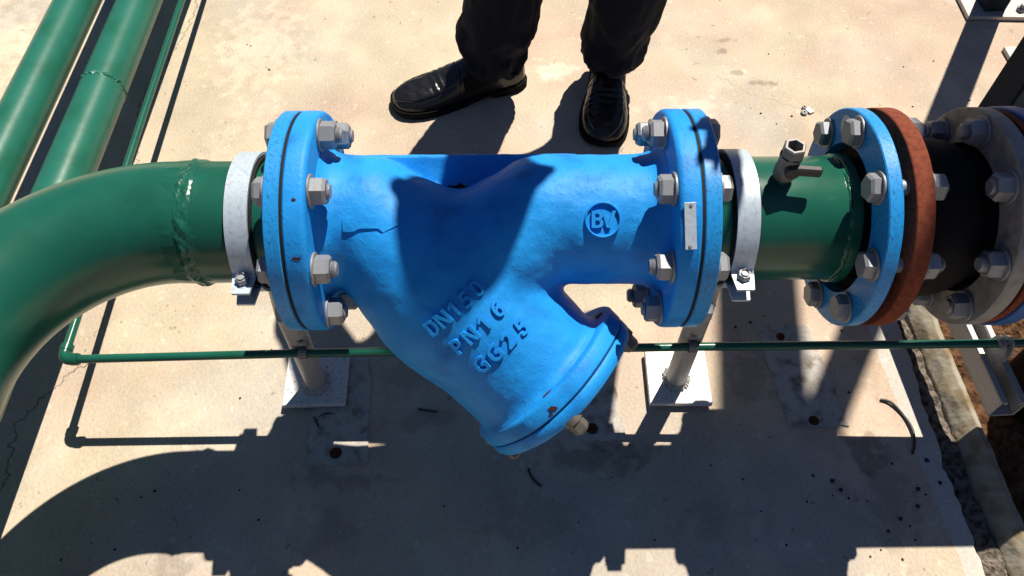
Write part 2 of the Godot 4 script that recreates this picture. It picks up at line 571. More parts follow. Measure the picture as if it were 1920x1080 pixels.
func build_ground():
	var w := 2048
	var h := 1357
	var big := chan(0.0024, 101, w, h, 3)
	var mid := chan(0.009, 102, w, h, 5)
	var hue := chan(0.0035, 103, w, h, 4)
	var grain := chan(0.22, 104, w, h, 3)
	var pits := chan(0.045, 105, w, h, 2)
	var dry := chan(0.006, 106, w, h, 5)
	var dark := PackedFloat32Array()
	dark.resize(w * h)
	# scuffs and stains seen on the slab (negative = darker)
	blot(dark, w, h, 0.556, -0.965, 0.035, 0.012, -0.30, 1)
	blot(dark, w, h, 0.548, -0.92, 0.018, 0.014, -0.34, 2)
	blot(dark, w, h, 0.625, -0.806, 0.030, 0.016, -0.38, 3)
	blot(dark, w, h, 0.572, -0.845, 0.024, 0.012, -0.30, 4)
	blot(dark, w, h, -0.52, 0.307, 0.05, 0.03, -0.22, 5)
	blot(dark, w, h, 0.15, 0.14, 0.11, 0.03, -0.32, 6)
	blot(dark, w, h, 0.215, 0.125, 0.05, 0.02, -0.30, 7)
	blot(dark, w, h, 0.62, 0.13, 0.05, 0.05, -0.34, 8)
	blot(dark, w, h, 0.56, 0.20, 0.03, 0.02, -0.22, 9)
	blot(dark, w, h, -0.28, 0.17, 0.09, 0.02, -0.26, 10)
	blot(dark, w, h, -0.14, 0.06, 0.06, 0.03, -0.20, 11)
	blot(dark, w, h, 0.45, -0.02, 0.06, 0.08, -0.22, 12)
	blot(dark, w, h, -0.16, -0.03, 0.10, 0.05, -0.16, 13)
	blot(dark, w, h, 0.66, -0.02, 0.03, 0.06, -0.16, 14)
	# pale laitance
	blot(dark, w, h, -0.12, -0.42, 0.10, 0.05, -0.10, 15)
	blot(dark, w, h, -0.30, 0.26, 0.07, 0.05, -0.14, 16)
	blot(dark, w, h, 0.05, 0.24, 0.09, 0.06, -0.12, 17)
	blot(dark, w, h, 0.35, 0.25, 0.08, 0.05, -0.12, 18)
	blot(dark, w, h, 0.64, 0.22, 0.06, 0.10, -0.18, 19)
	blot(dark, w, h, -0.02, -0.86, 0.07, 0.05, 0.26, 20)
	blot(dark, w, h, 0.13, -0.86, 0.07, 0.04, 0.32, 21)
	blot(dark, w, h, 0.115, -0.83, 0.04, 0.02, 0.25, 28)
	blot(dark, w, h, -0.60, -0.95, 0.12, 0.20, 0.22, 22)
	blot(dark, w, h, -0.55, -0.62, 0.14, 0.12, 0.14, 23)
	blot(dark, w, h, -1.30, -0.95, 0.18, 0.25, 0.20, 24)
	blot(dark, w, h, 0.30, -1.05, 0.10, 0.05, 0.14, 25)
	blot(dark, w, h, 0.42, -0.72, 0.12, 0.04, 0.18, 26)
	blot(dark, w, h, -0.50, 0.02, 0.16, 0.10, 0.06, 27)
	crack(dark, w, h, [Vector2(-0.86, 0.62), Vector2(-0.834, 0.167), Vector2(-0.85, 0.09), Vector2(-0.846, 0.058), Vector2(-0.826, 0.03), Vector2(-0.789, -0.034), Vector2(-0.745, -0.065)], 0.62, 41)
	crack(dark, w, h, [Vector2(-0.765, -0.11), Vector2(-0.752, -0.19)], 0.35, 45)
	crack(dark, w, h, [Vector2(-0.80, -0.30), Vector2(-0.83, -0.42), Vector2(-0.80, -0.55), Vector2(-0.845, -0.75), Vector2(-0.79, -1.02), Vector2(-0.80, -1.4)], 0.55, 42)
	crack(dark, w, h, [Vector2(0.52, -0.83), Vector2(0.60, -0.76), Vector2(0.70, -0.715), Vector2(0.752, -0.70)], 0.22, 43)
	crack(dark, w, h, [Vector2(-0.30, -0.62), Vector2(-0.20, -0.66)], 0.16, 44)
	var out := PackedByteArray()
	out.resize(w * h * 3)
	var hgt := PackedByteArray()
	hgt.resize(w * h)
	var lut := PackedByteArray()          # linear to sRGB
	lut.resize(1025)
	for i in 1025:
		lut[i] = int(round(Color(i / 1024.0, 0, 0).linear_to_srgb().r * 255.0))
	for j in h:
		var z := GZ0 + (GZ1 - GZ0) * j / h
		for i in w:
			var id := j * w + i
			var m := mid[id] / 255.0
			var gr := grain[id] / 255.0
			var k := 0.72 + 0.18 * (big[id] / 255.0) + 0.22 * m + 0.28 * (gr - 0.5)
			var pt := pits[id]
			if pt < 30 and gr < 0.5:
				k *= 0.62
			elif pt > 212:
				k += 0.16
			var dd := (dry[id] - 150) / 105.0
			if dd > 0.0:
				k += 0.20 * dd
			k *= 1.0 + dark[id]
			var u := clampf((hue[id] - 95) / 90.0 + 0.55 * (GX0 + (GX1 - GX0) * i / w + 0.25), 0.0, 1.0)   # 0 yellowish, 1 pinkish brown
			var x := GX0 + (GX1 - GX0) * i / w
			# the trowelled margin along the edge is greyer and paler
			var edge := 1.0 if z > -0.5 and x + 0.006 * (m - 0.5) > 0.690 + 0.07 * (z + 0.12) else 0.0
			var r := lerpf(0.450, 0.466, u)
			var gg := lerpf(0.396, 0.368, u)
			var b := lerpf(0.300, 0.288, u)
			var cool := clampf((pits[w * h - 1 - id] - 110) / 90.0, 0.0, 1.0) * 0.25 + clampf((big[w * h - 1 - id] - 120) / 90.0, 0.0, 1.0) * 0.75
			r = lerpf(r, 0.405, cool)
			gg = lerpf(gg, 0.378, cool)
			b = lerpf(b, 0.335, cool)
			if edge > 0.5:
				r = 0.47
				gg = 0.45
				b = 0.41
			k = clampf(k, 0.06, 1.6)
			out[id * 3] = lut[clampi(int(r * k * 1024.0), 0, 1024)]
			out[id * 3 + 1] = lut[clampi(int(gg * k * 1024.0), 0, 1024)]
			out[id * 3 + 2] = lut[clampi(int(b * k * 1024.0), 0, 1024)]
			var hh := 0.5 + 0.35 * (gr - 0.5) + 0.2 * (m - 0.5)
			if pt < 30:
				hh -= 0.12
			if dark[id] < -0.5:
				hh -= 0.25
			hgt[id] = clampi(int(hh * 255.0), 0, 255)
	var img := Image.create_from_data(w, h, false, Image.FORMAT_RGB8, out)
	var nimg := Image.create_from_data(w, h, false, Image.FORMAT_L8, hgt)
	nimg.convert(Image.FORMAT_RGBA8)
	nimg.bump_map_to_normal_map(3.0)
	var m := StandardMaterial3D.new()
	m.resource_name = "concrete_slab"
	m.albedo_texture = ImageTexture.create_from_image(img)
	m.roughness = 0.92
	m.metallic_specular = 0.25
	m.normal_enabled = true
	m.normal_texture = ImageTexture.create_from_image(nimg)
	m.normal_scale = 0.4
	M["slab"] = m
	# near slab: a sheet with a ragged right-hand edge and a small step down
	var s := st0()
	var nseg := 220
	var uvof := func(p: Vector3): return Vector2((p.x - GX0) / (GX1 - GX0), (p.z - GZ0) / (GZ1 - GZ0))
	var rag := noise(6.0, 77, 4)
	var prev: Vector3
	for i in nseg + 1:
		var z := lerpf(GZ0, GZ1, float(i) / nseg)
		if z < -0.42:
			if i > 0:
				var q0 := [Vector3(GX0, 0, prev.z), Vector3(GX1, 0, prev.z), Vector3(GX1, 0, z), Vector3(GX0, 0, z)]
				for t in [0, 1, 2, 0, 2, 3]:
					s.set_normal(Vector3.UP)
					s.set_tangent(Plane(1, 0, 0, 1))
					s.set_uv(uvof.call(q0[t]))
					s.add_vertex(q0[t])
			prev = Vector3(0.7515, 0, z)
			continue
		var e := Vector3(0.7515 - 0.016 * maxf(0.0, rag.get_noise_1d(z)) + 0.005 * rag.get_noise_1d(z * 6.0), 0, z)
		if i > 0:
			var q := [Vector3(GX0, 0, prev.z), prev, e, Vector3(GX0, 0, z)]
			for t in [0, 1, 2, 0, 2, 3]:
				s.set_normal(Vector3.UP)
				s.set_tangent(Plane(1, 0, 0, 1))
				s.set_uv(uvof.call(q[t]))
				s.add_vertex(q[t])
			var dwn := Vector3(0.006, -0.05, 0)
			var q2 := [prev, prev + dwn, e + dwn, e]
			for t in [0, 1, 2, 0, 2, 3]:
				s.set_normal(Vector3(1, 0.2, 0).normalized())
				s.set_tangent(Plane(0, 0, 1, 1))
				s.set_uv(uvof.call(q2[t]) - Vector2(0.004, 0))
				s.add_vertex(q2[t])
		prev = e
	struct("concrete_slab", s.commit(), m, "sunlit tan concrete slab under the pipework, stained and cracked")
	# ground further out, with the trench left open beside the slab
	var fs := st0()
	for q in [[-60, -60, 60, GZ0, 0], [-60, GZ1, 60, 60, 0], [-60, GZ0, GX0, GZ1, 0], [1.62, GZ0, 60, GZ1, 0]]:
		flat(fs, Vector3(q[0], -0.001, q[1]), Vector3(q[2], -0.001, q[1]), Vector3(q[2], -0.001, q[3]), Vector3(q[0], -0.001, q[3]), Vector3.UP)
	struct("ground", fs.commit(), M.far_concrete, "tan concrete ground stretching away on all sides")
	# grout pads: thin, pale, with broken edges
	pad([Vector2(-0.340, -0.075), Vector2(-0.246, -0.075), Vector2(-0.231, 0.144), Vector2(-0.338, 0.148)], 81, "pale grout pad left behind in front of the left support plate")
	pad([Vector2(0.118, -0.045), Vector2(0.196, -0.045), Vector2(0.209, 0.106), Vector2(0.121, 0.112)], 82, "pale grout pad on the slab below the strainer's cover flange")
	pad([Vector2(0.478, -0.120), Vector2(0.578, -0.120), Vector2(0.603, 0.084), Vector2(0.499, 0.088)], 83, "pale grout pad on the slab below the green pipe spool")
	stub(Vector3(-0.287, 0.004, 0.127), "dark cut off anchor bolt in the left grout pad", 0.0085)
	stub(Vector3(0.153, 0.004, 0.087), "dark cut off anchor bolt in the pad below the cover flange", 0.0085)
	stub(Vector3(0.543, 0.004, 0.076), "dark cut off anchor bolt in the right grout pad", 0.0075)
	stub(Vector3(0.520, 0.004, -0.096), "dark cut off anchor bolt behind the small green pipe on the right", 0.0065)

func pad(cs: Array, sd: int, label: String):
	var n := noise(9.0, sd, 4)
	var pts := PackedVector2Array()
	for k in cs.size():
		var a: Vector2 = cs[k]
		var b: Vector2 = cs[(k + 1) % cs.size()]
		var o := (b - a).normalized().orthogonal()
		var c := int(a.distance_to(b) / 0.005)
		for i in c:
			var p := a.lerp(b, float(i) / c)
			pts.append(p + o * n.get_noise_2d(p.x * 4.0 + k * 7.0, p.y * 4.0) * 0.006)
	var s := st0()
	slab(s, pts, -0.002, 0.0035)
	struct("grout_pad", s.commit(), M.grout, label)

func stub(at: Vector3, label: String, r: float):
	var t := thing("anchor_bolt", label, "anchor bolt", at, "cut off anchor bolts in the slab")
	obj("bolt_end", lathed(rp([-0.003, r, 0.0035, r, 0.005, r * 0.8, 0.005, 0.0]), 18, along(Vector3.UP)), M.rust_spot, t)
	obj("rust_ring", lathed(rp([-0.003, r * 1.22, 0.0005, r * 1.22, 0.0008, r * 1.0]), 18, along(Vector3.UP)), M.stone, t)

func rough_strip(s: SurfaceTool, prof: Array, z0: float, z1: float, nz: int, amp: float, sd: int, skew := 0.0):
	# sweep a profile of (x, y) along z with lumps; prof is subdivided
	var n := noise(14.0, sd, 5)
	var fine: Array = []
	for i in prof.size() - 1:
		for k in 6:
			fine.append((prof[i] as Vector2).lerp(prof[i + 1], k / 6.0))
	fine.append(prof[prof.size() - 1])
	var grid: Array = []
	for j in nz + 1:
		var z := lerpf(z0, z1, float(j) / nz)
		var row := PackedVector3Array()
		for p in fine:
			var q := Vector3(p.x, p.y, z)
			q.y += amp * n.get_noise_3d(q.x, q.y, q.z) * 1.4
			q.x += amp * n.get_noise_3d(q.x + 5.0, q.y, q.z) + skew * (z - 0.1)
			row.append(q)
		grid.append(row)
	var nc := fine.size()
	var nr := func(j: int, i: int) -> Vector3:
		var a: Vector3 = grid[mini(j + 1, nz)][i] - grid[maxi(j - 1, 0)][i]
		var b: Vector3 = grid[j][mini(i + 1, nc - 1)] - grid[j][maxi(i - 1, 0)]
		return a.cross(b).normalized()
	for j in nz:
		for i in nc - 1:
			quad(s, grid[j][i], grid[j][i + 1], grid[j + 1][i + 1], grid[j + 1][i], nr.call(j, i), nr.call(j, i + 1), nr.call(j + 1, i + 1), nr.call(j + 1, i))

func build_kerb():
	var a := st0()
	rough_strip(a, [Vector2(0.735, -0.020), Vector2(0.752, -0.014), Vector2(0.775, -0.012), Vector2(0.792, -0.016), Vector2(0.81, -0.04)], -0.425, 0.65, 220, 0.008, 91, 0.03)
	struct("gutter_dirt", a.commit(), M.grit, "strip of dark grit between the slab edge and the concrete kerb")
	var b := st0()
	rough_strip(b, [Vector2(0.784, -0.04), Vector2(0.790, -0.010), Vector2(0.803, 0.010), Vector2(0.816, 0.022), Vector2(0.826, 0.018), Vector2(0.833, -0.05)], -0.425, 0.65, 220, 0.0028, 92, 0.04)
	struct("kerb", b.commit(), M.kerb, "rough beige concrete kerb along the right edge of the slab")
	var c := st0()
	rough_strip(c, [Vector2(0.822, -0.02), Vector2(0.86, -0.05), Vector2(0.98, -0.07), Vector2(1.2, -0.05), Vector2(1.63, 0.0)], -0.425, 0.66, 150, 0.028, 93)
	struct("trench_soil", c.commit(), M.soil, "dark brown soil of the trench beyond the kerb")

# ==================================================================== bolts
func hexp(x0: float, x1: float, af: float) -> Array:
	var R := af / sqrt(3.0)
	return rp([x0, 0.0, x0, R, x1 - 0.0035, R, x1, R * 0.84, x1, 0.0])

# a bolt along +x: head on the left of x0, nut on the right of x1
func make_bolt(x0: float, x1: float, m: Material, stick := 0.006, turn := 0.0) -> Node3D:
	var sh := st0()
	var pr: Array = rp([x0 - 0.001, 0.0, x0 - 0.001, 0.0098, x1 + 0.019, 0.0098])
	var x := x1 + 0.0195
	while x < x1 + 0.0205 + stick:
		pr.append(Vector2(x, 0.0100))
		pr.append(Vector2(x + 0.0010, 0.0086))
		x += 0.0020
	pr.append(Vector2(x + 0.0008, 0.0078))
	pr.append(Vector2(x + 0.0008, 0.0))
	lathe(sh, pr, 20)
	var o := MeshInstance3D.new()
	o.name = "bolt"
	o.mesh = sh.commit()
	o.material_override = m
	var ro := Transform3D(Basis(Vector3.RIGHT, turn))
	obj("bolt_head", lathed(hexp(-0.003, 0.0125, 0.0305), 6, Transform3D(Basis(Vector3.UP, PI), Vector3(x0 - 0.003, 0, 0)) * ro, true), m, o)
	obj("washer", lathed(disc_profile(x0 - 0.0032, x0 - 0.0001, 0.0, 0.0205, 0.0006), 28), m, o)
	obj("washer", lathed(disc_profile(x1 + 0.0001, x1 + 0.0032, 0.0, 0.0205, 0.0006), 28), m, o)
	obj("nut", lathed(hexp(0.003, 0.0205, 0.0305), 6, Transform3D(Basis(), Vector3(x1, 0, 0)) * ro, true), m, o)
	return o

func bolt_circle(parent: Node3D, centre: Vector3, x0: float, x1: float, m: Material, flip := false, stick := 0.006, r := 0.12):
	for v in 2:
		var base := make_bolt(x0, x1, m, stick + v * 0.0035 - 0.003, 0.3 + v * 0.32)
		if flip:
			base.transform = Transform3D()
		for k in range(v, 8, 2):
			var a := deg_to_rad(22.5 + 45.0 * k)
			var b: Node3D = base.duplicate()
			var bs := Basis(Vector3.RIGHT, a + 0.25 * sin(k * 2.3))
			if flip:
				bs = bs * Basis(Vector3.UP, PI)
			b.transform = Transform3D(bs, centre + Vector3(0, cos(a) * r, sin(a) * r))
			b.name = "bolt"
			parent.add_child(b, true)
		base.free()

# ==================================================================== strainer
func body_d(p: Vector3) -> float:
	var x := p.x
	var a := (p.z - p.y) * R2
	var b := (p.y + p.z) * R2
	var q := Vector2(x, a)
	var fil := 0.016 * exp(-maxf(0.0, 0.214 - absf(x)) / 0.010)
	var l := seg2(q, b, Vector2(-0.30, 0), Vector2(-0.165, 0), 0.0845, 0.086)
	l = minf(l, seg2(q, b, Vector2(-0.165, 0), Vector2(-0.112, 0.042), 0.086, 0.090))
	l = smin(l, seg2(q, b, Vector2(-0.112, 0.042), Vector2(-0.070, 0.100), 0.090, 0.097), 0.02)
	l -= fil if x < 0.0 else 0.0
	var r := seg2(q, b, Vector2(0.30, 0), Vector2(0.065, 0), 0.0845, 0.085)
	r = minf(r, seg2(q, b, Vector2(0.065, 0), Vector2(0.008, 0.037), 0.085, 0.085))
	r = smin(r, seg2(q, b, Vector2(0.008, 0.037), Vector2(-0.040, 0.102), 0.085, 0.085), 0.02)
	r -= fil if x > 0.0 else 0.0
	var cut := absf(x) - 0.237
	# leg
	var L := (x + 0.133) * 0.695 + a * 0.719
	var yl := seg2(q, b, Vector2(-0.062, 0.072), Vector2(-0.020, 0.128), 0.104, 0.1065)
	yl = minf(yl, seg2(q, b, Vector2(-0.020, 0.128), Vector2(0.036, 0.186), 0.1065, 0.1025))
	yl = minf(yl, seg2(q, b, Vector2(0.036, 0.186), Vector2(0.10, 0.247), 0.1025, 0.089))
	yl -= 0.012 * exp(-maxf(0.0, 0.284 - L) / 0.007)
	yl = maxf(yl, L - 0.300)
	var d := smin(l, yl, 0.035)
	d = smin(maxf(d, cut), maxf(r, cut), 0.014)
	# web across the notch
	var w := Vector3(absf(x + 0.04) - 0.150, absf(a + 0.038) - 0.0455, absf(b + 0.044) - 0.008)
	var dw := Vector3(maxf(w.x, 0), maxf(w.y, 0), maxf(w.z, 0)).length() + minf(maxf(w.x, maxf(w.y, w.z)), 0.0) - 0.002
	d = smin(d, dw, 0.006)
	return d - 0.0009 * lumps.get_noise_3d(x * 28.0, p.y * 28.0, p.z * 28.0)

func on_body(x: float, a: float) -> Array:
	# walk down onto the casting at (x, a); returns place and outward normal in the strainer's frame
	var o := Vector3(x, -a * R2, a * R2)
	var m := Vector3(0, R2, R2)
	var p := o + m * 0.2
	for i in 60:
		p -= m * body_d(p) * 0.8
	var e := 0.004
	var n := Vector3(body_d(p + Vector3(e, 0, 0)) - body_d(p - Vector3(e, 0, 0)), body_d(p + Vector3(0, e, 0)) - body_d(p - Vector3(0, e, 0)), body_d(p + Vector3(0, 0, e)) - body_d(p - Vector3(0, 0, e))).normalized()
	return [p, n]

func cast_text(txt: String, p0: Vector2, p1: Vector2, height: float, parent: Node3D, fat := 0.0):
	# raised letters from p0 (first letter) to p1 (last letter), both in the leg's plane, upright against the leg
	var font := SystemFont.new()
	font.font_names = PackedStringArray(["Droid Sans"])
	font.font_weight = 700
	var s := st0()
	var n := txt.length()
	for i in n:
		var q := p0.lerp(p1, float(i) / maxi(1, n - 1))
		var hit := on_body(q.x, q.y)
		var nrm: Vector3 = hit[1]
		var e2 := (p1 - p0).normalized()
		var rd := Vector3(e2.x, -e2.y * R2, e2.y * R2)
		rd = (rd - nrm * rd.dot(nrm)).normalized()
		var up := nrm.cross(rd)
		var tm := TextMesh.new()
		tm.font = font
		tm.text = txt[i]
		tm.font_size = 64
		tm.pixel_size = height / 46.0
		tm.depth = 0.0075
		tm.curve_step = 1.5
		var xf := Transform3D(Basis(rd, up, nrm).rotated(nrm, 0.06 * sin(i * 2.1 + n)), hit[0] - up * 0.0)
		s.append_from(tm, 0, xf)
	s.index()
	var o := obj("raised_lettering", s.commit(), M.blue_cast, parent)
	return o

func build_strainer():
	var t := thing("y_strainer", "blue cast iron flanged Y strainer with raised lettering in the middle of the pipe", "strainer", Vector3(XV, AX, 0))
	obj("strainer_body", nets(body_d, Vector3(-0.252, -0.312, -0.112), Vector3(0.252, 0.124, 0.312), 0.003), M.blue_cast, t)
	for sg in [-1.0, 1.0]:
		var xf := Transform3D() if sg > 0 else Transform3D(Basis(Vector3.UP, PI))
		obj("flange", lathed(rp([0.2135, 0.05, 0.2135, 0.1365, 0.2145, 0.1395, 0.2175, 0.1418, 0.221, 0.1425, 0.238, 0.1425, 0.240, 0.1405, 0.240, 0.05]), 128, xf), M.blue_cast, t)
		obj("gasket", lathed(rp([0.2401, 0.07, 0.2401, 0.1408, 0.2434, 0.1408, 0.2434, 0.07]), 96, xf), M.gasket, t)
	# leg flange and bolted cover
	var d := Vector3(0.695, -0.719 * R2, 0.719 * R2).normalized()
	var root := Vector3(-0.133, 0, 0)
	var fx := along(d, root)
	# turn so that one bolt faces up towards the open side
	var up := Vector3(0, R2, R2)
	fx.basis = Basis(d, up, d.cross(up))
	var lob := func(a: float) -> float: return 1.0 + 0.030 * cos(4.0 * a) + 0.004 * sin(3.0 * a + 1.0)
	var s := st0()
	lathe(s, rp([0.283, 0.06, 0.283, 0.1145, 0.2843, 0.1185, 0.287, 0.1205, 0.304, 0.1205, 0.3062, 0.1185, 0.3062, 0.06]), 144, fx, false, lob)
	obj("leg_flange", s.commit(), M.blue_cast, t)
	s = st0()
	lathe(s, rp([0.3062, 0.06, 0.3062, 0.1165, 0.3084, 0.1165, 0.3084, 0.06]), 96, fx, false, lob)
	obj("cover_gasket", s.commit(), M.gasket, t)
	s = st0()
	lathe(s, rp([0.3084, 0.05, 0.3084, 0.1185, 0.3105, 0.1200, 0.320, 0.1200, 0.327, 0.1155, 0.329, 0.110, 0.329, 0.045, 0.338, 0.040, 0.338, 0.0]), 144, fx, false, lob)
	obj("strainer_cover", s.commit(), M.blue_cast, t)
	for k in 4:
		var a := k * PI * 0.5
		var pos := Vector3(0, cos(a), sin(a)) * 0.1095
		var bx := Transform3D(fx.basis, fx * (pos + Vector3(0.329, 0, 0)))
		var b := obj("cover_bolt", lathed(rp([-0.006, 0.0, -0.006, 0.0140, 0.0025, 0.0140, 0.0025, 0.0]), 24, bx), M.brass, t)
		obj("bolt_head", lathed(hexp(0.002, 0.0195, 0.0195), 6, bx * Transform3D(Basis(Vector3.RIGHT, 0.4 + k)), true), M.brass, b)
		# the far end of the bolt hole shows as a rusty dimple in the back of the flange
		var hx := Transform3D(fx.basis, fx * (Vector3(0, cos(a), sin(a)) * 0.1045 + Vector3(0.2829, 0, 0)))
		obj("bolt_hole", lathed(rp([-0.0006, 0.0, -0.0006, 0.0068, -0.0001, 0.0085]), 20, hx), M.rust_spot, t)
	# flaking paint and rust on the flange rim
	for e in [[0.04, 0.297, 0.0048, 0.0032], [0.085, 0.3005, 0.0026, 0.0016]]:
		var a: float = e[0]
		chip(t, fx * (Vector3(e[1], cos(a) * 0.1249, sin(a) * 0.1249)), fx.basis * Vector3(0, cos(a), sin(a)), e[2], e[3])
	chip(t, Vector3(-0.240 + 0.014, 0.078, 0.1193), Vector3(0, 0.55, 0.83), 0.005, 0.0016)
	chip(t, Vector3(-0.240 + 0.014, 0.1243, 0.070), Vector3(0, 0.87, 0.49), 0.0022, 0.0018)
	var wp := Vector3(-0.050, 0.036 * R2 - 0.0322 * R2, -0.036 * R2 - 0.0322 * R2)
	chip(t, wp, Vector3(0, R2, R2), 0.020, 0.0085)
	# lettering cast on the leg
	cast_text("DN150", Vector2(-0.0744, 0.1192), Vector2(-0.0211, 0.0727), 0.0200, t)
	cast_text("PN16", Vector2(-0.0449, 0.1435), Vector2(0.0038, 0.0986), 0.0200, t)
	cast_text("GG25", Vector2(-0.0158, 0.1668), Vector2(0.0329, 0.1221), 0.0200, t)
	# round maker's mark on the outlet neck
	var hit := on_body(0.1325, -0.008)
	var n: Vector3 = hit[1]
	var rd := Vector3.RIGHT
	rd = (rd - n * rd.dot(n)).normalized()
	var bs := Basis(n, n.cross(rd) * -1.0, rd)
	bs = Basis(n, rd, n.cross(rd))
	var ex := Transform3D(bs, hit[0] - n * 0.0006)
	var em := obj("emblem", lathed(rp([-0.012, 0.0226, 0.0008, 0.0222, 0.0040, 0.0218, 0.0046, 0.0210, 0.0044, 0.0202, 0.0036, 0.0196, 0.0004, 0.0192, 0.0, 0.0]), 56, ex), M.blue_cast, t)
	var font := SystemFont.new()
	font.font_names = PackedStringArray(["Droid Sans"])
	font.font_weight = 700
	for i in 2:
		var tm := TextMesh.new()
		tm.font = font
		tm.text = "BV"[i]
		tm.font_size = 64
		tm.pixel_size = 0.0205 / 46.0
		tm.depth = 0.0076
		var ls := st0()
		ls.append_from(tm, 0, Transform3D(Basis(rd, n.cross(rd), n), hit[0] + rd * (-0.0072 + i * 0.0142)))
		obj("emblem_letter", ls.commit(), M.blue_cast, em)
	# flow arrow on the inlet neck
	var as_ := st0()
	var us := [-0.032, -0.0315, -0.027, -0.022, -0.018, -0.015, -0.0115, -0.006, 0.0, 0.006, 0.0115, 0.012, 0.017, 0.0225, 0.028, 0.033, 0.036]
	var ws := [0.0072, 0.0076, 0.0077, 0.0076, 0.0072, 0.0055, 0.0042, 0.0040, 0.0040, 0.0040, 0.0042, 0.0050, 0.0086, 0.0060, 0.0036, 0.0014, 0.0004]
	var ag: Array = []
	for k in us.size():
		var row: Array = []
		for m in [-1.08, -0.78, 0.0, 0.78, 1.08]:
			var hb := on_body(-0.150 + us[k], -0.004 + m * ws[k])
			var end: bool = k == 0 or absf(m) > 1.0
			row.append([hb[0] + hb[1] * (0.0006 if end else 0.0034), hb[1], hb[0] - hb[1] * 0.002])
		ag.append(row)
	for k in us.size() - 1:
		for m in 4:
			quad(as_, ag[k][m][0], ag[k + 1][m][0], ag[k + 1][m + 1][0], ag[k][m + 1][0], ag[k][m][1], ag[k + 1][m][1], ag[k + 1][m + 1][1], ag[k][m + 1][1])
		for m in [0, 4]:
			flat(as_, ag[k][m][0], ag[k + 1][m][0], ag[k + 1][m][2], ag[k][m][2], Vector3(0, -1, 1) * (m - 2))
	for m in 4:
		flat(as_, ag[0][m][0], ag[0][m + 1][0], ag[0][m + 1][2], ag[0][m][2], Vector3.LEFT)
	obj("flow_arrow", as_.commit(), M.blue_cast, t)
	# riveted plate on the right flange's rim
	var ap := 0.745
	var pn := Vector3(0, cos(ap), sin(ap))
	var px := Transform3D(Basis(Vector3.RIGHT, pn, Vector3.RIGHT.cross(pn)), pn * (FR + 0.0012) + Vector3(0.2255, 0, 0))
	var np := obj("name_plate", boxed(Vector3(0.0135, 0.0012, 0.054), px.rotated_local(Vector3.UP, 0.05), 0.0004), M.zinc_bright, t)
	for e in [-0.0235, 0.0235]:
		obj("rivet", lathed(rp([0.0, 0.0024, 0.0009, 0.0021, 0.0014, 0.0]), 12, along(pn, px * Vector3(0.0, 0.0005, e))), M.zinc, np)
	# flange bolts: nuts on the strainer's side
	bolt_circle(t, Vector3.ZERO, -0.2620, -0.2135, M.zinc)
	bolt_circle(t, Vector3.ZERO, -0.2630, -0.2135, M.zinc, true)

func chip(parent: Node3D, at: Vector3, n: Vector3, rx: float, rz: float):
	var nz := noise(1.1, int(rx * 90000.0) + int(at.x * 1000.0), 3)
	var pts := PackedVector2Array()
	for k in 18:
		var a := TAU * k / 18
		var r := 1.0 + 0.9 * nz.get_noise_2d(cos(a) * 1.5, sin(a) * 1.5)
		pts.append(Vector2(cos(a) * rx * r, sin(a) * rz * r))
	var s := st0()
	var xf := along(n.normalized(), at)
	var b := Basis(xf.basis.z, xf.basis.x, xf.basis.y)
	slab(s, pts, -0.004, 0.0004, Transform3D(b, at))
	obj("rust_patch", s.commit(), M.rust_spot, parent)

# ==================================================================== left pipe
func weld(parent: Node3D, called: String, xf: Transform3D, r: float, width: float, amp: float, sd: int, m: Material, rough := 1.0):
	var n := noise(1.0, sd, 4)
	var s := st0()
	var seg := 200
	var nw := 16
	var grid: Array = []
	for i in nw + 1:
		var u := float(i) / nw * 2.0 - 1.0
		var row := PackedVector3Array()
		for k in seg:
			var a := TAU * k / seg
			var c := Vector2(cos(a), sin(a)) * 5.0
			var crown := pow(maxf(0.0, 1.0 - u * u), 1.2)
			var wv := 0.25 * n.get_noise_2d(c.x * 1.3 + 9.0, c.y * 1.3)
			var rr := r - 0.0012 + crown * amp * (0.8 + rough * 1.3 * n.get_noise_3d(c.x * 0.9, c.y * 0.9, u * 0.7))
			row.append(xf * Vector3((u + wv) * width, cos(a) * rr, sin(a) * rr))
		grid.append(row)
	var nr := func(i: int, k: int) -> Vector3:
		var p: Vector3 = grid[mini(i + 1, nw)][k] - grid[maxi(i - 1, 0)][k]
		var q: Vector3 = grid[i][(k + 1) % seg] - grid[i][(k + seg - 1) % seg]
		var c := p.cross(q).normalized()
		var out: Vector3 = grid[i][k] - xf.origin
		return c if c.dot(out - xf.basis.x * xf.basis.x.dot(out)) > 0 else -c
	for i in nw:
		for k in seg:
			var j := (k + 1) % seg
			quad(s, grid[i][k], grid[i + 1][k], grid[i + 1][j], grid[i][j], nr.call(i, k), nr.call(i + 1, k), nr.call(i + 1, j), nr.call(i, j))
	obj(called, s.commit(), m, parent)

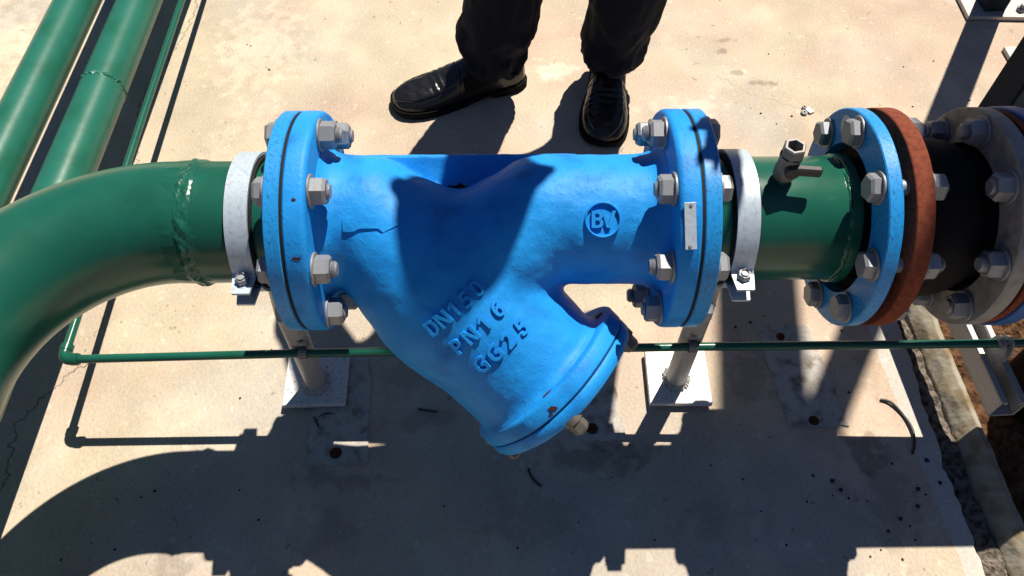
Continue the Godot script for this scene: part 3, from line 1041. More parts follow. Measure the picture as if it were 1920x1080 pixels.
func build_left_pipe():
	var xf := XV - 0.2436
	var t := thing("elbow_pipe", "thick green pipe bending from the strainer's left flange towards the viewer", "pipe", Vector3(0, AX, 0))
	var path: Array = []
	for i in 9:
		path.append(Vector3(lerpf(xf + 0.002, -0.420, i / 8.0), 0, 0))
	var R := 0.236
	for i in range(1, 41):
		var a := PI * 0.5 * i / 40.0
		path.append(Vector3(-0.420 - R * sin(a), 0, R - R * cos(a)))
	for i in range(1, 9):
		path.append(Vector3(-0.420 - R, 0, R + i * 0.08))
	obj("pipe", tubed(path, 0.0795, 96, false), M.green, t)
	obj("inside", tubed(path, 0.076, 48, false), M.rubber, t)
	weld(t, "weld_swelling", Transform3D(Basis(), Vector3(-0.396, 0, 0)), 0.0795, 0.034, 0.0026, 205, M.green, 0.35)
	weld(t, "weld_bead", Transform3D(Basis(), Vector3(-0.391, 0, 0)), 0.0812, 0.0105, 0.0030, 201, M.green)
	weld(t, "weld_bead", Transform3D(Basis(), Vector3(xf - 0.021, 0, 0)), 0.0815, 0.006, 0.004, 202, M.green_bead)
	obj("flange", lathed(disc_profile(xf - 0.0184, xf, 0.08, FR, 0.0012), 128), M.blue_steel, t)

# ==================================================================== right spool, ball valve, loose flange
func build_right_spool():
	var xf := XV + 0.2436
	var t := thing("pipe_spool", "short green pipe spool between the strainer and the rubber joint", "pipe", Vector3(0, AX, 0))
	obj("pipe", lathed(rp([xf + 0.002, 0.075, xf + 0.002, 0.0812, 0.428, 0.0812, 0.430, 0.0805]), 96), M.green, t)
	obj("stub_collar", lathed(rp([0.4275, 0.0812, 0.4285, 0.0845, 0.437, 0.0855, 0.4395, 0.0855, 0.4395, 0.08]), 96), M.green, t)
	weld(t, "weld_bead", Transform3D(Basis(), Vector3(0.4270, 0, 0)), 0.0812, 0.004, 0.003, 203, M.green_bead)
	weld(t, "weld_bead", Transform3D(Basis(), Vector3(xf + 0.022, 0, 0)), 0.0812, 0.006, 0.004, 204, M.green_bead)
	obj("flange", lathed(disc_profile(xf, xf + 0.0194, 0.08, FR, 0.0012), 128), M.blue_steel, t)
	obj("stub_pipe", lathed(rp([0.438, 0.080, 0.470, 0.080]), 64), M.rubber, t)
	var f := thing("loose_flange", "light blue loose flange at the right end of the green spool", "flange", Vector3(0, AX, 0))
	obj("flange_ring", lathed(disc_profile(0.4430, 0.4605, 0.0985, FR, 0.0014), 128), M.blue_steel, f)
	bolt_circle(f, Vector3.ZERO, 0.4430, 0.4975, M.zinc)
	# round sticker on the flange face
	var a := deg_to_rad(-41.0)
	var sx := Transform3D(Basis(Vector3.UP, PI), Vector3(0.4428, cos(a) * 0.119, sin(a) * 0.119))
	var stick := obj("sticker", lathed(rp([0.0, 0.0, 0.0003, 0.0, 0.0003, 0.0145, 0.0, 0.0145]), 28, sx), mat("sticker", null, lin(0.55, 0.55, 0.58), 0.5), f)
	for i in 5:
		var bar := boxed(Vector3(0.0004, 0.0014, 0.016 - 0.002 * absf(i - 2)), sx * Transform3D(Basis(), Vector3(0.0004, 0.0062 - i * 0.0030, 0)), 0.0001)
		obj("printed_line", bar, M.rust_spot if i != 3 else M.blue_dark, stick)
	# ball valve
	var v := thing("ball_valve", "small steel ball valve with black lever standing on the green spool", "valve", Vector3(0.3455, AX + 0.0795, 0.004))
	v.rotation = Vector3(0.0, 0.0, 0.0)
	var vy := along(Vector3.UP)
	obj("nipple", lathed(rp([-0.006, 0.0100, 0.004, 0.0085, 0.012, 0.0080, 0.014, 0.0080]), 24, vy), M.green, v)
	obj("valve_body", lathed(rp([0.008, 0.0, 0.008, 0.0125, 0.011, 0.0138, 0.022, 0.0138, 0.028, 0.0128, 0.036, 0.0128, 0.041, 0.0138, 0.044, 0.0138]), 32, vy), M.chrome, v)
	obj("hexagon", lathed(rp([0.0425, 0.010, 0.0425, 0.0140, 0.0575, 0.0140, 0.0590, 0.0126, 0.0590, 0.0100, 0.046, 0.0095, 0.045, 0.0]), 6, vy * Transform3D(Basis(Vector3.RIGHT, 0.2)), true), M.chrome, v)
	var ld := Vector3(0.80, 0.0, 0.60).normalized()
	var lx := along(Vector3(-0.05, 0.0, 1.0).normalized(), Vector3(0.002, 0.030, 0.0))
	var lv := obj("lever", lathed(rp([0.008, 0.0, 0.008, 0.0095, 0.0185, 0.0090, 0.0195, 0.008, 0.0195, 0.0]), 20, lx), M.plastic, v)
	obj("handle", boxed(Vector3(0.034, 0.0125, 0.0095), Transform3D(Basis(Vector3.UP, -0.10), Vector3(0.0185, 0.032, 0.0155)), 0.002), M.plastic, lv)

# ==================================================================== rubber expansion joint and what follows
func build_expansion_joint():
	var t := thing("expansion_joint", "black rubber expansion joint between a rusty and a grey flange", "pipe joint", Vector3(0, AX, 0))
	var pr: Array = rp([0.4640, 0.0, 0.4640, 0.112, 0.4690, 0.1135, 0.4745, 0.112, 0.4980, 0.088])
	for i in 17:
		var u := i / 16.0
		pr.append(Vector2(lerpf(0.4985, 0.592, u), 0.088 + 0.0165 * pow(sin(PI * u), 0.7)))
	pr.append_array(rp([0.598, 0.088, 0.6175, 0.088, 0.618, 0.120, 0.624, 0.120, 0.624, 0.0]))
	obj("bellows", lathed(pr, 96), M.rubber, t)
	obj("rusty_flange", lathed(disc_profile(0.4748, 0.4970, 0.092, FR, 0.0012), 128), M.rust, t).set_meta("label", "rust brown flange ring")
	obj("grey_flange", lathed(disc_profile(0.5975, 0.6175, 0.098, FR, 0.0012), 128), M.old_zinc, t).set_meta("label", "dull grey flange with dirty face")
	obj("brown_gasket", lathed(disc_profile(0.6245, 0.6345, 0.05, FR - 0.003, 0.0008), 96), M.rust, t)
	bolt_circle(t, Vector3.ZERO, 0.6570, 0.0, M.old_zinc, true) if false else bolt_circle(t, Vector3(0, 0, 0), -0.6560, -0.5975, M.zinc, true)
	# what the joint connects to: flange, pipe and pump casing out of frame
	var p := thing("pump_inlet", "dark blue flange and pipe to the right of the grey flange", "pipe", Vector3(0, AX, 0))
	obj("flange", lathed(disc_profile(0.6350, 0.6560, 0.07, FR + 0.001, 0.0014), 128), M.blue_dark, p)
	obj("pipe", lathed(rp([0.655, 0.0835, 0.872, 0.0835]), 64), M.blue_dark, p)
	var bend: Array = []
	for i in 25:
		var a := PI * 0.5 * i / 24.0
		bend.append(Vector3(0.870 + 0.15 * sin(a), -0.15 + 0.15 * cos(a), 0))
	bend.append(Vector3(1.02, -0.35, 0))
	bend.append(Vector3(1.02, -0.60, 0))
	obj("bend", tubed(bend, 0.0835, 48, false), M.rubber, p)

# ==================================================================== supports and clamps
func build_supports():
	var data := [[-0.333, -0.3205, "left", Vector2(-0.3345, -0.0105)], [0.3075, 0.2985, "right", Vector2(0.3125, -0.006)]]
	for k in 2:
		var e: Array = data[k]
		var px: float = e[0]
		var cx: float = e[1]
		var t := thing("pipe_support", "galvanised tube support on a square base plate under the %s flange" % e[2], "pipe support", Vector3(px, 0, 0), "supports under the strainer's flanges")
		obj("post", tubed([Vector3(0, 0.018, 0), Vector3(0, 0.1, 0), Vector3(0, 0.25, 0), Vector3(cx - px, AX - 0.088, 0)], 0.0185, 36), M.galvanised, t)
		var c: Vector2 = e[3]
		obj("base_plate", boxed(Vector3(0.110, 0.011, 0.108), Transform3D(Basis(Vector3.UP, 0.02 - 0.04 * k), Vector3(c.x - px, 0.0135, c.y)), 0.0012), M.plate, t)
		obj("packing", boxed(Vector3(0.094, 0.0078, 0.088), Transform3D(Basis(), Vector3(c.x - px, 0.0041, c.y - 0.004)), 0.0005), M.grit, t)
		weld(t, "weld_collar", along(Vector3.UP, Vector3(0, 0.0205, 0)), 0.0205, 0.006, 0.006, 301 + k, M.galvanised)
		# clamp
		var cl := thing("pipe_clamp", "pale zinc pipe clamp with bolted ears beside the strainer's %s flange" % e[2], "pipe clamp", Vector3(cx, AX, 0), "clamps holding the green pipe")
		var w := 0.0140
		obj("rubber_liner", lathed(rp([-w - 0.0028, 0.0812, -w - 0.0030, 0.0850, -w - 0.0005, 0.0868, -w - 0.0005, 0.0840, w + 0.0005, 0.0840, w + 0.0005, 0.0868, w + 0.0030, 0.0850, w + 0.0028, 0.0812]), 96), M.gasket, cl)
		for half in [1.0, -1.0]:
			var s := st0()
			band(s, w, half)
			var bo := obj("clamp_half", s.commit(), M.zinc_bright, cl)
			bo.set_meta("label", "upper half of the clamp" if half > 0 else "lower half of the clamp")
		for sg in [1.0, -1.0]:
			var at := Vector3(0, 0.0085, 0.1005 * sg)
			var bs := st0()
			lathe(bs, rp([-0.034, 0.0, -0.034, 0.005, 0.010, 0.005]), 16, along(Vector3.UP, at))
			var b := obj("clamp_bolt", bs.commit(), M.zinc, cl)
			obj("bolt_head", lathed(hexp(0.0, 0.0078, 0.0155), 6, along(Vector3.UP, at) * Transform3D(Basis(Vector3.RIGHT, 0.35 + k)), true), M.zinc, b)
			obj("washer", lathed(disc_profile(-0.0022, -0.0002, 0.0, 0.0115, 0.0004), 24, along(Vector3.UP, at)), M.zinc_bright, b)
			obj("nut", lathed(hexp(0.0, 0.008, 0.0155), 6, along(Vector3.DOWN, at + Vector3(0, -0.0255, 0)), true), M.zinc, b)

func band(s: SurfaceTool, w: float, half: float):
	# half ring that ends in two flat ears
	var pts: Array = []
	var g0 := 0.0045 if half > 0 else -0.0150
	var r := 0.0876
	var ys := absf(g0)
	pts.append(Vector2(0.119, g0))
	pts.append(Vector2(0.096, g0))
	var a0 := 0.115 if half > 0 else 0.24
	for i in 41:
		var a := lerpf(a0, PI - a0, i / 40.0)
		pts.append(Vector2(cos(a) * r, sin(a) * r * half))
	pts.append(Vector2(-0.096, g0))
	pts.append(Vector2(-0.119, g0))
	var th := 0.0036
	var n := pts.size()
	var outer: Array = []
	for i in n:
		var d: Vector2 = (pts[mini(i + 1, n - 1)] - pts[maxi(i - 1, 0)]).normalized()
		var o := Vector2(d.y, -d.x) * (half if true else 1.0)
		if i > 1 and i < n - 2:
			o = (pts[i] as Vector2).normalized()
		else:
			o = Vector2(0, 1 if half > 0 else -1)
		outer.append(pts[i] + o * th)
	for i in n - 1:
		var a: Vector2 = pts[i]
		var b: Vector2 = pts[i + 1]
		var c: Vector2 = outer[i + 1]
		var d: Vector2 = outer[i]
		var w0 := w
		var w1 := w
		if i == 0: w0 = w * 0.78
		if i == n - 2: w1 = w * 0.78
		var na := (d - a).normalized()
		var nb := (c - b).normalized()
		if i == 1 or i == n - 3:
			na = (c + d - a - b).normalized()
			nb = na
		var N0 := Vector3(0, na.y, na.x)
		var N1 := Vector3(0, nb.y, nb.x)
		quad(s, Vector3(-w0, d.y, d.x), Vector3(w0, d.y, d.x), Vector3(w1, c.y, c.x), Vector3(-w1, c.y, c.x), N0, N0, N1, N1)
		quad(s, Vector3(-w0, a.y, a.x), Vector3(w0, a.y, a.x), Vector3(w1, b.y, b.x), Vector3(-w1, b.y, b.x), -N0, -N0, -N1, -N1)
		for sg in [-1.0, 1.0]:
			flat(s, Vector3(sg * w0, a.y, a.x), Vector3(sg * w0, d.y, d.x), Vector3(sg * w1, c.y, c.x), Vector3(sg * w1, b.y, b.x), Vector3(sg, 0, 0))
	for i in [0, n - 1]:
		var sg := 1.0 if i == 0 else -1.0
		flat(s, Vector3(-w * 0.78, pts[i].y, pts[i].x), Vector3(w * 0.78, pts[i].y, pts[i].x), Vector3(w * 0.78, outer[i].y, outer[i].x), Vector3(-w * 0.78, outer[i].y, outer[i].x), Vector3(0, 0, sg))

# ==================================================================== small pipe
func build_small_pipe():
	var t := thing("small_green_pipe", "thin green pipe with an elbow running along the slab behind the supports", "pipe")
	var zc := 0.0258
	var a := Vector3(-0.7065, 0.1618, 0.0298)
	obj("pipe", tubed([a + Vector3(0.014, 0.0003, 0), Vector3(-0.333, 0.1678, zc), Vector3(0.0, 0.1733, zc), Vector3(0.31, 0.1778, zc), Vector3(0.77, 0.1888, 0.0313), Vector3(1.25, 0.198, 0.0313)], 0.0070, 20), M.green, t)
	obj("pipe", tubed([a + Vector3(0, 0, -0.014), a + Vector3(-0.012, 0.001, -0.55), a + Vector3(-0.030, 0.002, -1.6)], 0.0070, 20), M.green, t)
	var el: Array = [a + Vector3(0.026, 0.0004, 0)]
	for i in 9:
		var u := PI * 0.5 * i / 8.0
		el.append(a + Vector3(0.012 - 0.012 * sin(u), 0, -0.012 + 0.012 * cos(u)))
	el.append(a + Vector3(0, 0, -0.026))
	obj("elbow_fitting", tubed(el, 0.0092, 22), M.green, t)
	for e in [[a + Vector3(0.020, 0.0003, 0), Vector3.RIGHT], [a + Vector3(0, 0, -0.020), Vector3.BACK]]:
		obj("socket_lip", lathed(rp([-0.006, 0.007, -0.006, 0.0102, 0.004, 0.0102, 0.005, 0.009]), 22, along(e[1], e[0])), M.green, t)
	# clips that hold it to the posts
	for k in 2:
		var at: Vector3 = [Vector3(-0.3215, 0.1681, zc), Vector3(0.303, 0.1777, zc)][k]
		var c := thing("pipe_clip", ["grey metal strap clip on the left support post", "grey metal strap clip on the right support post"][k], "clip", at, "strap clips on the support posts")
		var s := st0()
		var pf: Array = [Vector2(-0.0085, 0.024), Vector2(-0.0078, 0.0085)]
		for i in 9:
			var u := lerpf(PI * 0.75, -PI * 0.35, i / 8.0)
			pf.append(Vector2(sin(PI * 0.5 - u) * 0.0085 * -1.0 if false else cos(u) * 0.0087, sin(u) * 0.0087))
		pf.append(Vector2(-0.006, -0.0090))
		for i in pf.size() - 1:
			var p: Vector2 = pf[i]
			var q: Vector2 = pf[i + 1]
			var o := Vector2(-(q - p).y, (q - p).x).normalized()
			if o.dot(p + q) < 0 and i > 0:
				o = -o
			if i == 0:
				o = Vector2(1, 0)
			box_strip(s, p, q, o, 0.0066, 0.0013)
		obj("strap", s.commit(), M.old_zinc, c)
		obj("screw", lathed(rp([0.0, 0.0036, 0.0016, 0.0032, 0.0022, 0.002, 0.0016, 0.0]), 14, along(Vector3.BACK, Vector3(0, 0.0185, -0.0068))), M.zinc, c)

func box_strip(s: SurfaceTool, p: Vector2, q: Vector2, o: Vector2, w: float, th: float):
	# p, q in (z, y); a strip of half width w along x
	var v := func(c: Vector2, x: float) -> Vector3: return Vector3(x, c.y, c.x)
	var a := p + o * th
	var b := q + o * th
	var n := Vector3(0, o.y, o.x)
	flat(s, v.call(a, -w), v.call(a, w), v.call(b, w), v.call(b, -w), n)
	flat(s, v.call(p, -w), v.call(p, w), v.call(q, w), v.call(q, -w), -n)
	for sg in [-1.0, 1.0]:
		flat(s, v.call(p, sg * w), v.call(a, sg * w), v.call(b, sg * w), v.call(q, sg * w), Vector3(sg, 0, 0))

# ==================================================================== pipes at the back left
func build_back_pipes():
	var y := 0.19
	for k in 2:
		var x: float = [-0.80, -0.937][k]
		var t := thing("long_green_pipe", ["long green pipe with a weld ring, second from the left edge", "outermost long green pipe at the left edge"][k], "pipe", Vector3(x, y, 0), "long green pipes at the left")
		obj("pipe", tubed([Vector3(0, 0, 0.9), Vector3(0, 0, 0.0), Vector3(0, 0, -1.5), Vector3(0, 0, -4.0)], 0.0425, 64), M.green_faded, t)
		if k == 0:
			weld(t, "weld_ring", along(Vector3.BACK, Vector3(0, 0, -0.578)), 0.0425, 0.006, 0.0035, 401, M.green_faded)
		for z in [-2.6, 0.75]:
			obj("saddle", boxed(Vector3(0.05, y - 0.035, 0.04), Transform3D(Basis(), Vector3(0, -y + (y - 0.035) * 0.5 + 0.001, z)), 0.002), M.galvanised, t)

# ==================================================================== strut channel on the right
func build_strut():
	var t := thing("strut_channel", "galvanised U strut channel carrying the small green pipe on the right", "strut channel", Vector3(0.7855, 0.160, 0))
	var th := 0.0025
	var L := 0.42
	var zc := 0.124 - L * 0.5
	var sk := Basis(Vector3.UP, 0.05)
	var s := st0()
	box(s, Vector3(0.041, th, L), Transform3D(sk, Vector3(0, -0.041, zc)), 0.0006)
	for sg in [-1.0, 1.0]:
		box(s, Vector3(th, 0.0405, L), Transform3D(sk, Vector3(sg * 0.0193, -0.0195, zc)), 0.0006)
		box(s, Vector3(0.0095, th, L), Transform3D(sk, Vector3(sg * 0.0157, 0.002, zc)), 0.0006)
		box(s, Vector3(th, 0.007, L), Transform3D(sk, Vector3(sg * 0.0113, -0.0018, zc)), 0.0006)
	obj("channel", s.commit(), M.galvanised, t)
	obj("foot", boxed(Vector3(0.041, 0.18, 0.041), Transform3D(Basis(), Vector3(-0.012, -0.133, -0.22)), 0.001), M.galvanised, t)
	var c := thing("strut_clamp", "pressed metal clamp holding the small green pipe on the strut channel", "clamp", Vector3(0.798, 0.166, 0.034))
	for k in 2:
		var pts := PackedVector2Array()
		for i in 15:
			var a := PI * i / 14.0
			pts.append(Vector2(cos(a) * 0.019, -sin(a) * 0.026 - 0.012))
		pts.append(Vector2(-0.017, 0.010))
		pts.append(Vector2(0.017, 0.010))
		var q := st0()
		slab(q, pts, -0.0012, 0.0012, Transform3D(Basis(Vector3(0.25, 0, 1).normalized() if false else Vector3(0, 0, 1), Vector3(1, 0, 0), Vector3(0, -1, 0)), Vector3(-0.006 + k * 0.012, 0.0, 0)).rotated_local(Vector3.UP, 0.0))
		obj("clamp_half", q.commit(), M.zinc if k == 0 else M.galvanised, c)
	obj("clamp_bolt", lathed(rp([-0.013, 0.0, -0.013, 0.0055, -0.009, 0.0055, -0.009, 0.003, 0.012, 0.003, 0.012, 0.0]), 14, along(Vector3.RIGHT, Vector3(0, 0.030, 0))), M.zinc, c)

# ==================================================================== steel posts at the back right
func build_posts():
	var t := thing("steel_post", "dark steel post on a bolted base plate at the upper right", "post", Vector3(1.268, 0, -1.085))
	obj("post", boxed(Vector3(0.056, 2.86, 0.056), Transform3D(Basis(Vector3.UP, 0.08), Vector3(0, 1.442, 0)), 0.003), M.dark_steel, t)
	obj("base_plate", boxed(Vector3(0.165, 0.011, 0.17), Transform3D(Basis(Vector3.UP, -0.03), Vector3(0.012, 0.0075, -0.035)), 0.001), M.galvanised, t)
	for e in [Vector3(0.068, 0.013, 0.025), Vector3(-0.045, 0.013, -0.09), Vector3(0.068, 0.013, -0.09)]:
		var b := obj("anchor_bolt", lathed(rp([0.0, 0.0065, 0.018, 0.0065, 0.019, 0.0055, 0.019, 0.0]), 14, along(Vector3.UP, e)), M.zinc, t)
		obj("nut", lathed(hexp(0.0, 0.010, 0.020), 6, along(Vector3.UP, e), true), M.zinc, b)
	obj("top_beam", boxed(Vector3(0.14, 0.12, 1.45), Transform3D(Basis(Vector3.UP, -0.15), Vector3(-0.078, 2.93, 0.21)), 0.004), M.dark_steel, t)
	# second post: a channel whose web faces the viewer, rising beside its own plate
	var q := thing("frame_post", "grey steel channel post rising behind the blue flange on the right", "post", Vector3(1.048, 0, -0.50))
	obj("web", boxed(Vector3(0.15, 0.66, 0.008), Transform3D(Basis(), Vector3(0.03, 0.31, 0.0)), 0.001), M.grey_steel, q)
	obj("side_flange", boxed(Vector3(0.008, 0.66, 0.075), Transform3D(Basis(), Vector3(-0.0495, 0.31, -0.0345)), 0.001), M.dark_steel, q)
	obj("side_flange", boxed(Vector3(0.008, 0.66, 0.075), Transform3D(Basis(), Vector3(0.1095, 0.31, -0.0345)), 0.001), M.dark_steel, q)
	var bp := thing("post_base_plate", "grey steel base plate on the slab beside the channel post", "base plate", Vector3(1.325, 0, -0.86))
	obj("plate", boxed(Vector3(0.165, 0.011, 0.12), Transform3D(Basis(), Vector3(0, 0.0068, 0)), 0.001), M.galvanised, bp)
	obj("packing", boxed(Vector3(0.14, 0.003, 0.10), Transform3D(Basis(), Vector3(0, 0.0012, 0)), 0.0002), M.grit, bp)

# ==================================================================== person
func person_d(p: Vector3) -> float:
	# torso leaning forward, arms, neck and head (above the picture; seen only as a shadow)
	var d := cone3(p, Vector3(0.135, 0.93, -0.80), Vector3(0.255, 1.33, -0.61), 0.135, 0.13)
	d = smin(d, cone3(p, Vector3(0.09, 1.36, -0.59), Vector3(0.42, 1.37, -0.59), 0.082, 0.082), 0.08)
	d = smin(d, cone3(p, Vector3(0.10, 0.92, -0.81), Vector3(0.21, 0.92, -0.81), 0.105, 0.105), 0.08)
	d = smin(d, cone3(p, Vector3(0.255, 1.40, -0.58), Vector3(0.25, 1.50, -0.515), 0.062, 0.058), 0.05)
	# head: cranium, jaw, nose, ears
	d = smin(d, ((p - Vector3(0.243, 1.62, -0.455)) / Vector3(1.0, 1.2, 1.2)).length() - 0.080, 0.03)
	d = smin(d, cone3(p, Vector3(0.243, 1.57, -0.46), Vector3(0.243, 1.525, -0.415), 0.066, 0.045), 0.03)
	d = smin(d, cone3(p, Vector3(0.243, 1.60, -0.36), Vector3(0.243, 1.572, -0.345), 0.012, 0.016), 0.015)
	for sg in [-1.0, 1.0]:
		d = smin(d, cone3(p, Vector3(0.243 + sg * 0.082, 1.61, -0.465), Vector3(0.243 + sg * 0.088, 1.575, -0.462), 0.016, 0.011), 0.01)
	# right arm (viewer's left) hangs, left arm is raised in front
	d = smin(d, cone3(p, Vector3(0.075, 1.37, -0.59), Vector3(-0.085, 1.09, -0.62), 0.072, 0.052), 0.03)
	d = smin(d, cone3(p, Vector3(-0.085, 1.09, -0.62), Vector3(-0.03, 0.92, -0.72), 0.050, 0.034), 0.02)
	d = smin(d, cone3(p, Vector3(0.435, 1.37, -0.59), Vector3(0.465, 1.09, -0.58), 0.072, 0.052), 0.03)
	d = smin(d, cone3(p, Vector3(0.465, 1.09, -0.58), Vector3(0.475, 1.26, -0.40), 0.050, 0.032), 0.02)
	# palms and fingers
	d = smin(d, cone3(p, Vector3(-0.03, 0.90, -0.73), Vector3(-0.02, 0.85, -0.75), 0.026, 0.028), 0.02)
	d = smin(d, cone3(p, Vector3(0.475, 1.28, -0.385), Vector3(0.475, 1.34, -0.345), 0.026, 0.030), 0.02)
	for i in 4:
		var o := (i - 1.5) * 0.019
		var l := 0.07 - 0.012 * absf(i - 1.3)
		d = smin(d, cone3(p, Vector3(-0.02 + o * 0.4, 0.845, -0.75 + o), Vector3(-0.01 + o * 0.4, 0.845 - l, -0.745 + o * 1.1), 0.010, 0.008), 0.006)
		d = smin(d, cone3(p, Vector3(0.475 + o, 1.355, -0.34), Vector3(0.475 + o * 1.2, 1.355 + l * 0.8, -0.315), 0.010, 0.008), 0.006)
	d = smin(d, cone3(p, Vector3(0.01, 0.88, -0.73), Vector3(0.025, 0.835, -0.71), 0.011, 0.009), 0.008)
	d = smin(d, cone3(p, Vector3(0.45, 1.30, -0.365), Vector3(0.425, 1.345, -0.345), 0.011, 0.009), 0.008)
	# legs inside the trousers
	d = smin(d, cone3(p, Vector3(0.07, 0.88, -0.81), Vector3(0.02, 0.48, -0.79), 0.082, 0.055), 0.03)
	d = smin(d, cone3(p, Vector3(0.02, 0.48, -0.79), Vector3(0.0, 0.10, -0.80), 0.055, 0.040), 0.02)
	d = smin(d, cone3(p, Vector3(0.22, 0.88, -0.81), Vector3(0.308, 0.48, -0.80), 0.082, 0.055), 0.03)
	d = smin(d, cone3(p, Vector3(0.308, 0.48, -0.80), Vector3(0.252, 0.09, -0.815), 0.055, 0.040), 0.02)
	return d

func leg_tube(s: SurfaceTool, cen: Array, rx: Array, rz: Array, hem: Callable, sd: int):
	# cen[i] from hem upwards; rings with folds
	var n := noise(1.0, sd, 3)
	var rows := 90
	var seg := 72
	var grid: Array = []
	var m := cen.size() - 1
	for j in rows + 1:
		var u := pow(float(j) / rows, 1.5) * m
		var i := mini(int(u), m - 1)
		var f := u - i
		# smooth between stations
		var g1 := f * f * (3.0 - 2.0 * f)
		var c: Vector3 = (cen[i] as Vector3).lerp(cen[i + 1], f)
		var ax := lerpf(rx[i], rx[i + 1], g1)
		var az := lerpf(rz[i], rz[i + 1], g1)
		var row := PackedVector3Array()
		for k in seg:
			var a := TAU * k / seg
			var p := Vector3(cos(a) * ax, 0, sin(a) * az)
			var hgt := c.y
			var low := clampf(1.0 - (hgt - 0.05) / 0.22, 0.0, 1.0)
			var fold := 0.010 * low * sin(hgt * 62.0 + 2.2 * sin(a + 0.6) + 3.0 * n.get_noise_2d(cos(a) * 1.2, hgt * 7.0))
			fold += 0.006 * n.get_noise_3d(cos(a) * 2.0, hgt * 9.0, sin(a) * 2.0)
			fold += 0.004 * (1.0 - low) * n.get_noise_3d(cos(a) * 3.0 + 8.0, hgt * 4.0, sin(a) * 3.0)
			p *= 1.0 + fold / maxf(ax, 0.01)
			# front crease
			p.z += 0.007 * pow(maxf(0.0, sin(a)), 14.0)
			var q := c + p
			if j == 0:
				q.y += hem.call(a)
			elif j < 16:
				q.y += hem.call(a) * (1.0 - j / 16.0)
			row.append(q)
		grid.append(row)
	var nr := func(j: int, k: int) -> Vector3:
		var p: Vector3 = grid[mini(j + 1, rows)][k] - grid[maxi(j - 1, 0)][k]
		var q: Vector3 = grid[j][(k + 1) % seg] - grid[j][(k + seg - 1) % seg]
		return q.cross(p).normalized() * -1.0
	for j in rows:
		for k in seg:
			var l := (k + 1) % seg
			quad(s, grid[j][k], grid[j + 1][k], grid[j + 1][l], grid[j][l], nr.call(j, k), nr.call(j + 1, k), nr.call(j + 1, l), nr.call(j, l))
	# turned-in hem
	for k in seg:
		var l := (k + 1) % seg
		var c: Vector3 = cen[0]
		var i0: Vector3 = grid[0][k].lerp(Vector3(c.x, grid[0][k].y, c.z), 0.08) + Vector3(0, 0.001, 0)
		var i1: Vector3 = grid[0][l].lerp(Vector3(c.x, grid[0][l].y, c.z), 0.08) + Vector3(0, 0.001, 0)
		flat(s, grid[0][k], grid[0][l], i1, i0, Vector3.DOWN)
		flat(s, i0, i1, i1 + Vector3(0, 0.06, 0), i0 + Vector3(0, 0.06, 0), c - i0)

# shoe: t 0 heel .. 1 toe
const SHOE := [[0.0, 0.012, 0.050], [0.02, 0.024, 0.066], [0.08, 0.033, 0.078], [0.2, 0.0355, 0.088], [0.34, 0.036, 0.098], [0.46, 0.0385, 0.088], [0.58, 0.0445, 0.070], [0.70, 0.0490, 0.0575], [0.80, 0.0485, 0.0505], [0.88, 0.0440, 0.0450], [0.94, 0.0360, 0.0385], [0.975, 0.0265, 0.0320], [0.993, 0.0150, 0.0260], [1.0, 0.004, 0.021]]

func shoe_at(t: float) -> Vector2:
	for i in SHOE.size() - 1:
		if t <= SHOE[i + 1][0]:
			var f: float = (t - SHOE[i][0]) / (SHOE[i + 1][0] - SHOE[i][0])
			return Vector2(lerpf(SHOE[i][1], SHOE[i + 1][1], f), lerpf(SHOE[i][2], SHOE[i + 1][2], f))
	return Vector2(0.004, 0.021)

func shoe_pt(t: float, a: float, L: float, off: float, n: FastNoiseLite) -> Vector3:
	# a 0 .. PI from one welt over the top to the other
	var w := shoe_at(t)
	var y0 := 0.017
	var e := 0.72
	var ca := cos(a)
	var sa := sin(a)
	var x := signf(ca) * pow(absf(ca), e) * (w.x * 1.07 + off)
	var y := y0 + pow(sa, 0.85) * (w.y - y0 + off)
	# creases across the toe break
	var cr := exp(-pow((t - 0.66 - 0.02 * ca) / 0.05, 2.0))
	y -= cr * 0.0016 * sin((t - 0.66) * 130.0 + ca * 1.5) * sa
	y += 0.0016 * n.get_noise_2d(t * 14.0, a * 3.0) * sa
	var side := 0.006 * sin(t * PI) * (t - 0.2)
	return Vector3(x + side, y, t * L)

